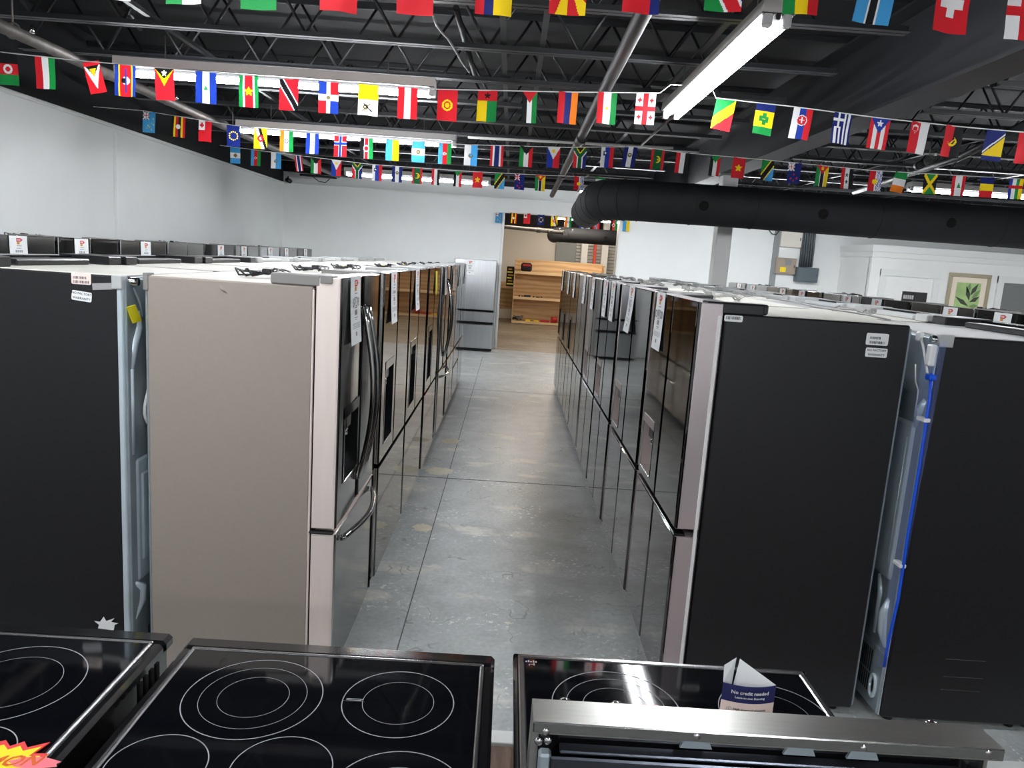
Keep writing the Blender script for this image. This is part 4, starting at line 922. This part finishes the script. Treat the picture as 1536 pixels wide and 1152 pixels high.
def bunting(label, Y, cord, flags, nx, w_=.134, h_=.206, group='flag buntings across the hall'):
    """cord: list of pixels along the string, all on the vertical plane y=Y"""
    pts = [at(p, y=Y) for p in cord]; t = thing('flag_bunting', label, 'bunting', pts[0], 0, group); o0 = pts[0]
    MB().tube([p-o0 for p in pts], .004, 'cord_white', 5).build('string', t)
    for i, (px, key, tilt, *sc) in enumerate(flags):
        for a, b in zip(cord[:-1], cord[1:]):
            if a[0] <= px <= b[0]: break
        py = a[1]+(b[1]-a[1])*(px-a[0])/(b[0]-a[0]); p = at((px, py), y=Y)
        me = flag_mesh(key, w_*(sc[0] if sc else 1), h_, nx, int(nx*1.5), i*7+int(Y*10))
        o = obj('flag', me, t, FLG[key][1]+' flag'); o.location = p-o0; o.scale.z = sc[1] if len(sc) > 1 else 1; o.rotation_euler = (random.uniform(-.06, .06), tilt, random.uniform(-.15, .15))
Zs = lambda px, py: (px, py)
b1 = []
bunting('nearest string of hanging flags, cut by the top edge of the photo', 2.9, [(-60, -118), (150, -93), (400, -75), (700, -69), (960, -70), (1180, -74), (1290, -60), (1400, -46), (1640, -14)],
  [(166, 'blue', 0), (273, 'nigeria', -.05), (390, 'green', .0), (512, 'red', .03), (625, 'red', 0), (745, 'colombia', 0), (857, 'macedonia', 0), (968, 'redblue', 0), (1092, 'namibia', 0), (1208, 'mali', -.06), (1325, 'botswana', .08), (1438, 'swiss', .03), (1544, 'england', .02)], 40)
bunting('second string of flags, running past the left fluorescent strip', 5.3, [(-60, 73), (0, 78), (110, 90), (200, 98), (430, 118), (660, 134), (850, 138), (990, 139.5), (1006, 127), (1066, 128), (1074, 147), (1190, 160), (1320, 177), (1440, 190), (1600, 204)],
  [(10, 'afghan', 0), (67, 'hungary', 0), (136, 'antigua', -.25, .8), (188, 'eswatini', 0), (246, 'timor', 0), (309, 'nicaragua', 0), (373, 'suriname', 0), (434, 'trinidad', 0), (493, 'dominican', 0), (553, 'vatican', 0), (612, 'austria', 0), (672, 'kyrgyz', 0), (732, 'bissau', 0), (795, 'palestine', -.03, .75), (853, 'armenia', 0), (912, 'tajik', 0), (970, 'georgia', 0), (1090, 'congo', .12), (1150, 'vincent', .07), (1206, 'slovakia', .08), (1266, 'greece', .06), (1322, 'puerto', .06), (1382, 'singapore', .07), (1433, 'angola', .06), (1495, 'bosnia', .05), (1545, 'red', .03)], 30)
bunting('third string of flags, passing below the brightest strip light', 7.9, [(140, 160), (215, 166), (350, 188), (520, 205), (700, 217), (850, 221), (960, 220), (1024, 229), (1150, 240), (1300, 255), (1450, 264), (1600, 272)],
  [(224, 'tuvalu', .03), (268, 'uganda', .03), (308, 'tonga', .03), (350, 'eu', 0), (391, 'brunei', 0), (430, 'india', 0), (469, 'honduras', 0), (511, 'norway', 0), (550, 'kenya', 0), (589, 'ukraine', 0), (628, 'guatemala', 0), (668, 'azerbaijan', 0), (707, 'marino', 0), (746, 'thailand', 0), (790, 'kuwait', 0), (831, 'philippines', 0), (871, 'southafrica', 0), (912, 'slovenia', 0), (947, 'salvador', .1), (988, 'mauritania', .04), (1025, 'yemen', .04), (1074, 'sudan', .03, .8), (1110, 'vietnam', .02), (1153, 'tanzania', .03), (1193, 'zealand', 0), (1235, 'mozambique', 0), (1272, 'syria', 0), (1315, 'kiribati', .02), (1353, 'ireland', .12), (1397, 'jamaica', 0), (1440, 'lebanon', 0), (1482, 'romania', 0), (1526, 'africa', 0)], 22)
bunting('fourth and farthest long string of flags, in front of the far wall', 10.2, [(330, 218), (430, 231), (560, 247), (700, 257), (820, 263), (900, 266), (960, 270)],
  [(353, 'guatemala', 0), (384, 'azerbaijan', 0), (414, 'marino', 0), (447, 'thailand', -.15, .7), (474, 'kuwait', 0), (505, 'philippines', 0), (536, 'southafrica', 0), (566, 'slovenia', 0), (596, 'salvador', 0), (626, 'mauritania', 0), (654, 'yemen', 0, .8), (687, 'sudan', 0, .8), (717, 'vietnam', 0), (750, 'tanzania', 0), (780, 'zealand', 0), (811, 'mozambique', 0), (869, 'kiribati', 0, 1, .85), (901, 'ireland', 0, 1, .38)], 16)
bunting('short string of small flags hanging across the top of the opening', 15.38, [(742, 318.5), (790, 320), (860, 326), (920, 330), (950, 332.5)],
  [(749, 'tuvalu', .04), (771, 'uganda', .03), (791, 'tonga', 0), (812, 'eu', 0), (832, 'brunei', 0), (853, 'india', 0), (875, 'honduras', 0), (895, 'norway', 0), (921, 'kenya', 0), (940, 'ukraine', 0)], 12)
# ------------------------------------------------------------------ ducts, pipes, conduits
def duct(label, path, r, m, seams, holes, hole_r, hole_dir):
    t = thing('air_duct', label, 'duct', path[0]); o0 = Vector(path[0]); P = [Vector(p)-o0 for p in path]
    MB().tube(P, r, m, 36).build('duct_body', t)
    for s in seams:
        a, b = P[s], P[min(s+1, len(P)-1)]; d_ = (b-a).normalized() if (b-a).length > 0 else (a-P[s-1]).normalized()
        MB().tube([a-d_*.008, a-d_*.006, a+d_*.006, a+d_*.008], [r+.001, r+.006, r+.006, r+.001], m, 36, caps=False).build('seam_band', t)
    for c_ in holes:
        c_ = Vector(c_)-o0; n_ = Vector(hole_dir).normalized(); u = Vector((1, 0, 0)); v = n_.cross(u)
        ring = [c_+(u*math.cos(2*PI*k/20)+v*math.sin(2*PI*k/20))*hole_r for k in range(20)]
        q = MB(); q.add([p+n_*.004 for p in ring], [list(range(20))], 'slot_black'); q.tube([p+n_*.004 for p in ring], .004, m, 6, True); q.build('air_outlet', t)
    return t
dy, dz, dr_ = 9.3, 2.67, .245
path = [(10.5, dy, dz-.04), (8, dy, dz-.03), (5.9, dy, dz-.015), (4.4, dy, dz-.01), (2.9, dy, dz), (2.15, dy, dz), (1.5, dy, dz)]
path += [(1.5-.42*math.sin(a), dy+.42*(1-math.cos(a)), dz) for a in (PI/8, PI/4, 3*PI/8, PI/2)]+[(1.09, 10.6, dz), (1.12, 11.3, dz), (1.14, 12.0, dz)]
hd = Vector((0, -1, -.12)).normalized()
duct('large black spiral air duct crossing the right half with a bent end', path, dr_, 'duct_black', [2, 3, 4, 5, 6, 7, 8, 9, 10, 11], [Vector((at(p, y=dy-dr_).x, dy, dz))+hd*dr_ for p in ((1056, 307), (1235, 321), (1427, 336))], .062, hd)
e0 = at((930, 360), y=18.2); e1 = at((845, 352), y=18.2); ez = e1.z
path = [(4.2, 18.2, ez), (2.9, 18.2, ez), (1.75, 18.2, ez), (1.35, 18.2, ez)]+[(1.35-.3*math.sin(a), 18.2+.3*(1-math.cos(a)), ez) for a in (PI/8, PI/4, 3*PI/8, PI/2)]+[(1.05, 19.2, ez)]
duct('smaller black air duct in the back room with a flared end', path, .18, 'duct_black', [2, 3, 5], [Vector((at((909, 356), y=18).x, 18.2, ez))+hd*.18], .05, hd)
def pipe(label, pts, r, m, couplings=(), name='sprinkler_pipe'):
    t = thing(name, label, 'pipe', pts[0]); o0 = Vector(pts[0]); P = [Vector(p)-o0 for p in pts]
    MB().tube(P, r, m, 14).build('pipe_run', t)
    d_ = (P[-1]-P[0]).normalized()
    for f_ in couplings:
        c_ = P[0]+(P[-1]-P[0])*f_
        MB().tube([c_-d_*.05, c_-d_*.045, c_+d_*.045, c_+d_*.05], [r, r+.012, r+.012, r], m, 14).build('coupling', t)
        MB().tube([c_+d_*.3+Vector((0, 0, r)), c_+d_*.3+Vector((0, 0, .24))], .006, 'pipe_steel', 6).build('hanger_rod', t)
        MB().tube([c_+d_*.3+Vector(((r+.008)*math.cos(2*PI*k/16), 0, (r+.008)*math.sin(2*PI*k/16))) for k in range(17)], .006, 'pipe_steel', 6).build('hanger_loop', t)
        MB().tube([c_+d_*.5+Vector((0, 0, r)), c_+d_*.5+Vector((0, 0, r+.03)), c_+d_*.5+Vector((0, 0, r+.05))], [.016, .012, .005], 'chrome', 8).build('sprinkler_head', t)
a, b = at((975, 0), z=3.14), at((828, 293), y=14.2)
pipe('dark steel pipe running above the aisle towards the opening', [(a.x-.01, 1.2, 3.13), tuple(a), (b.x, b.y, b.z)], .045, 'pipe_dark', (.16, .5, .74))
pipe('bare grey steel pipe running along the ceiling near the left wall', [(-3.25, 1.5, 3.06), (-3.3, 9.6, 3.12), (-3.4, 14.6, 3.2)], .04, 'pipe_steel', (.25, .42, .55))
q = [at(p, z=3.22) for p in ((1440, 250), (1530, 185))]
pipe('black pipe slanting under the ceiling at the right edge', [(5.1, 11.5, 3.2), tuple(at((1440, 236), z=3.2)), tuple(at((1580, 165), z=3.2))], .035, 'black_steel', (.5,))
pipe('thin white conduit crossing behind the third string of flags', [tuple(at((702, 206), z=3.2)), tuple(at((1010, 222), z=3.2))], .015, 'lamp_white', (), 'conduit')
pipe('thin grey conduit leading from the aisle strip light', [tuple(at((1012, 172), z=3.14)), tuple(at((962, 218), z=3.2))], .012, 'pipe_steel', (), 'conduit')
for (c1, c2, lb) in (((684, 12), (697, 60), 'short grey conduit hanging between the joists above the second flags'), ((702, 75), (712, 112), 'short grey conduit beside the loose cable above the second flags'), ((180, 5), (210, 42), 'grey bridging rod near the top left corner')):
    pipe(lb, [tuple(at(c1, z=3.4)), tuple(at(c2, z=3.4))], .02, 'pipe_dark', (), 'conduit')
cab = [at(p, z=3.3) for p in ((650, 25), (655, 38), (664, 50), (672, 58), (684, 77), (692, 92), (704, 108))]
MB().tube([p-cab[0] for p in cab], .008, 'cord_grey', 6).build('loose_cable', None, 'grey loose cable dangling among the joists above the flags', 'cable').location = cab[0]
# ------------------------------------------------------------------ things on the back wall
def wall_box(name, label, cat, px0, px1, m, dp=.1, y=YB):
    a, b = at(px0, y=y), at(px1, y=y); c_ = (a+b)/2
    t = thing(name, label, cat, (c_.x, y, c_.z)); W, H_ = abs(b.x-a.x)/2, abs(b.z-a.z)/2
    MB().box(-W, W, -dp, 0, -H_, H_, m, .008).build('case', t); MB().box(-W+.02, W-.02, -dp-.012, -dp, -H_+.02, H_-.02, m, .004).build('cover', t)
    MB().box(W-.05, W-.03, -dp-.024, -dp-.01, -.03, .03, 'conduit_grey', .004).build('latch', t)
    return t, W, H_
wall_box('meter_box', 'cream metal box high on the far right wall', 'electrical box', (1171, 345), (1199, 372), 'panel_cream')
t, W, H_ = wall_box('breaker_panel', 'tan breaker panel with a yellow note on the far right wall', 'electrical box', (1163, 386), (1190, 412), 'panel_tan', .09)
MB().box(-.12, .0, -.106, -.1015, -H_+.04, -H_+.14, 'burst_yellow').build('note', t); MB().box(-.03, .1, -.106, -.1015, .02, .13, 'ink_grey').build('label_plate', t)
wall_box('junction_box', 'dark grey junction box below the bundle of conduits', 'electrical box', (1192, 400), (1222, 424), 'box_grey', .14)
for k, px in enumerate((1202.5, 1206, 1209.5, 1213, 1216.5, 1220)):
    a, b = at((px+4, 335), y=YB-.06), at((px-3, 401), y=YB-.06); pipe('grey vertical conduit, %s from the left above the junction box' % ORD[k], [(a.x, YB-.06, 3.2), (b.x, YB-.06, b.z)], .022, 'conduit_grey', (), 'conduit')
a = at((1155, 420), y=YB-.03); b = at((1165, 345), y=YB-.03)
MB().box(-.06, .06, -.03, .0, .0, 3.0, 'grey_paint', .004).build('trim_8', kind='structure').location = (a.x+.05, YB, 0)
q = [at(p, y=YB-.04) for p in ((1152, 343), (1158, 351), (1164, 352), (1170, 345))]
MB().tube([p-q[0] for p in q], .01, 'cord_black', 6).build('loose_wire', None, 'black loose wire drooping below the duct on the far wall', 'cable').location = q[0]
c_ = at((431, 270), y=15.3); t = thing('security_camera', 'small black security camera in the far left wall corner', 'camera', c_)
MB().tube([(0, 0, 0), (.09, -.12, -.03)], [.05, .045], 'cord_black', 12).build('camera_body', t); MB().tube([(0, 0, 0), (-.03, .16, .08)], .016, 'cord_black', 8).build('bracket', t)
for (px0, px1, lb) in (((432, 256), (536, 266), 'upper'), ((450, 262), (505, 267), 'lower')):
    a, b = at(px0, y=14.6), at(px1, y=14.6); MB().tube([(0, 0, 0), b-a], .022, 'cord_black', 6).build('shelf_rail', None, '%s black rail fixed high in the far left corner' % lb, 'rail').location = a
q = [at(p, y=14.6) for p in ((468, 264), (478, 272), (488, 274), (495, 268))]
MB().tube([p-q[0] for p in q], .008, 'cord_black', 6).build('loose_wire', None, 'black wire loop under the rails in the far left corner', 'cable').location = q[0]
# framed plant print on the office wall
u0, z1_ = on_office((1424, 408.5)); u1, _ = on_office((1487, 413.5)); z0_ = z1_-.82; um, zm2 = (u0+u1)/2, (z0_+z1_)/2; fw, fh = (u1-u0)/2, (z1_-z0_)/2
o_ = oc+od*um+on*.002; t = thing('framed_picture', 'framed picture of dark leaves on green, hanging between the office doors', 'picture', (o_.x, o_.y, zm2), math.atan2(od.y, od.x))
q = MB()
for (a0, a1, b0, b1_) in ((-fw, fw, fh-.07, fh), (-fw, fw, -fh, -fh+.07), (-fw, -fw+.07, -fh+.07, fh-.07), (fw-.07, fw, -fh+.07, fh-.07)): q.box(a0, a1, -.035, 0, b0, b1_, 'frame_gold', .008)
q.build('frame', t); MB().box(-fw+.06, fw-.06, -.015, -.002, -fh+.06, fh-.06, 'mat_board').build('mat_board', t)
MB().box(-fw+.17, fw-.17, -.018, -.014, -fh+.17, fh-.17, 'art_green').build('print', t)
q = MB()
for (a0, L_, an, mm) in ((( .05, -.2), .34, 2.6, 'leaf_dark'), ((.05, -.1), .3, 1.9, 'leaf_dark'), ((.05, 0), .28, 1.1, 'leaf_dark'), ((.05, -.12), .24, .5, 'leaf_dark'), ((.05, -.25), .26, 3.5, 'leaf_dark'), ((.05, -.2), .22, .1, 'leaf_mid'), ((.0, .05), .2, 1.5, 'leaf_mid'), ((.08, -.05), .25, .8, 'leaf_mid')):
    dx, dz_ = math.cos(an), math.sin(an); W_ = .035*1.2
    P4 = [(a0[0], a0[1]), (a0[0]+dx*L_*.45-dz_*W_, a0[1]+dz_*L_*.45+dx*W_), (a0[0]+dx*L_, a0[1]+dz_*L_), (a0[0]+dx*L_*.45+dz_*W_, a0[1]+dz_*L_*.45-dx*W_)]
    P4 = [(max(-fw+.17, min(fw-.17, p[0])), max(-fh+.17, min(fh-.17, p[1]))) for p in P4]
    q.add([(p[0], -.0195, p[1]) for p in P4], [(0, 1, 2, 3)], mm)
q.build('painted_leaves', t)
# ------------------------------------------------------------------ back room: plywood shelf, its contents, doors
SX0, SX1, SY, SH = .13, 2.72, 21.8, 1.88
t = thing('plywood_shelf', 'large open plywood shelf unit standing in the back room', 'shelf', ((SX0+SX1)/2, SY, 0)); hw = (SX1-SX0)/2
sp = MB().box(-.012, .012, 0, .5, 0, SH-.04, 'plywood', .002).mesh('side_panel')
for x in (-hw, hw): o = obj('side_panel', sp, t); o.location.x = x
MB().box(-hw+.01, hw-.01, .48, .5, 0, SH, 'plywood').build('back_panel', t)
bd = MB().box(-hw+.012, hw-.012, 0, .48, -.02, .02, 'plywood').box(-hw, hw, -.02, 0, -.045, .03, 'wood_pale', .003).mesh('shelf_board')
for z in (.06, .765, 1.5): o = obj('shelf_board', bd, t); o.location.z = z
MB().box(-.012, .012, .01, .48, .09, SH-.4, 'plywood').build('divider', t).location.x = .7
def put(name, label, cat, px, mb, y=SY+.15): 
    o = mb.build(name, None, label, cat); return o
c_ = at((790, 399), y=SY+.15)
MB().box(-.16, .16, -.12, .12, 0, .26, 'cloth_black', .05).box(-.12, .12, -.125, -.1, .16, .22, 'red_paint', .01).build('tool_bag', None, 'black bag with red trim on the top plywood shelf', 'bag').location = (c_.x, SY+.2, 1.521)
for k, (px, lb) in enumerate((((782, 445), 'left dark bolt pile on the middle plywood shelf'), ((791, 445), 'dark remote on the middle plywood shelf'), ((806, 447), 'row of dark fittings on the middle plywood shelf'))):
    c_ = at(px, y=SY+.12); q = MB(); rnd = random.Random(k)
    if k == 1: q.box(-.1, .1, -.03, .03, 0, .06, 'cord_black', .01)
    else:
        for j in range(7): q.sphere((rnd.uniform(-.13, .13), rnd.uniform(-.05, .05), .02), rnd.uniform(.015, .028), 'cord_black', 8, 6)
    q.build('fitting_pile' if k != 1 else 'remote', None, lb, 'hardware', kind='stuff' if k != 1 else None).location = (c_.x, SY+.12, .787)
c_ = at((776, 478), y=SY+.15); q = MB(); rnd = random.Random(3)
for j in range(8): q.tube([(rnd.uniform(-.17, .17), rnd.uniform(-.08, .08), rnd.uniform(.02, .15)) for _ in range(6)], .012, 'cord_grey' if j % 2 else 'ink', 6)
q.build('cable_heap', None, 'tangle of silver and black cable on the bottom plywood shelf', 'cable').location = (c_.x, SY+.15, .082)
c_ = at((798, 481), y=SY+.1); MB().box(-.2, .2, -.02, .02, 0, .05, 'burst_yellow', .006).box(-.05, .05, -.022, .022, .012, .04, 'ink', .002).build('spirit_level', None, 'yellow tool with black bands on the bottom plywood shelf', 'tool').location = (c_.x, SY+.1, .082)
c_ = at((820, 482), y=SY+.1); MB().box(-.2, .08, -.03, .03, 0, .07, 'red_paint', .012).build('red_clamp', None, 'long red tool on the bottom plywood shelf', 'tool').location = (c_.x, SY+.1, .082)
c_ = at((831, 480), y=SY+.1); MB().tube([(-.09, 0, .09), (.09, 0, .09)], .085, 'red_paint', 14).build('red_canister', None, 'red canister on the bottom plywood shelf near the refrigerators', 'canister').location = (c_.x, SY+.1, .082)
c_ = at((764, 415), y=SY+.1); q = MB(); q.box(-.11, .11, -.03, .03, -.28, .3, 'cloth_black', .02)
for k in range(6): q.box(-.09+.03*(k % 2), .1-.03*(k % 3), -.034, .034, -.22+k*.085, -.19+k*.085, 'tag_orange' if k % 2 else 'yellow_tag', .002)
q.build('hanging_vest', None, 'black and yellow vest hanging on the side of the plywood shelf', 'vest').location = (SX0-.13, SY+.1, c_.z)
# roller door behind the shelf
ra, rb = at((867, 360), y=Y2-.1), at((940, 360), y=Y2-.1)
t = thing('roller_door', 'grey slatted roller door at the back of the far room', 'door', ((ra.x+rb.x)/2, Y2-.02, 0)); hw = (rb.x-ra.x)/2+.6
slm = MB().box(-hw, hw, -.03, 0, 0, .085, 'corrugated', .012).mesh('slat')
for k in range(28): o = obj('slat', slm, t); o.location.z = .02+k*.1
MB().box(-hw, hw, -.012, 0, 0, 2.9, 'ink_grey').build('backing', t)
for px, m_, lb in (((877, 370), 'white_paint', 'left white post in front of the roller door'), ((907, 375), 'white_paint', 'right white post in front of the roller door'), ((893, 370), 'orange_paint', 'orange pole in front of the roller door')):
    c_ = at(px, y=Y2-.3); r_ = .1 if m_ != 'orange_paint' else .045
    q = MB().box(-r_, r_, -r_, r_, 0, 3.2, m_, .01); q.box(-r_*1.2, r_*1.2, -r_*1.2, r_*1.2, 0, .06, m_, .004); q.build('post', None, lb, 'post').location = (c_.x, Y2-.3, 0)
c_ = at((849, 376), y=Y2-.1); MB().box(-.32, .32, -.06, .04, 0, 2.55, 'grey_paint', .01).build('trim_9', kind='structure').location = (c_.x, Y2-.05, 0)
pp = [tuple(at(p, y=17.6)) for p in ((750, 339), (845, 349))]
pipe('steel pipe with fittings crossing inside the opening of the back room', [(pp[0][0]-.6, 17.6, pp[0][2]+.01), pp[1]], .045, 'pipe_steel', (.72, .86))
# small black label box on the far right row
c_ = at((1372, 440), x=4.0); q = MB().box(-.06, .06, -.13, .13, 0, .12, 'cord_black', .004); 
for k in range(5): q.box(-.062, -.06, -.1+k*.04, -.07+k*.04, .045, .085, 'paper')
q.build('small_box', None, 'small black box with white print on the far right refrigerators', 'box').location = (4.1, c_.y*4.1/4.0, 1.689)
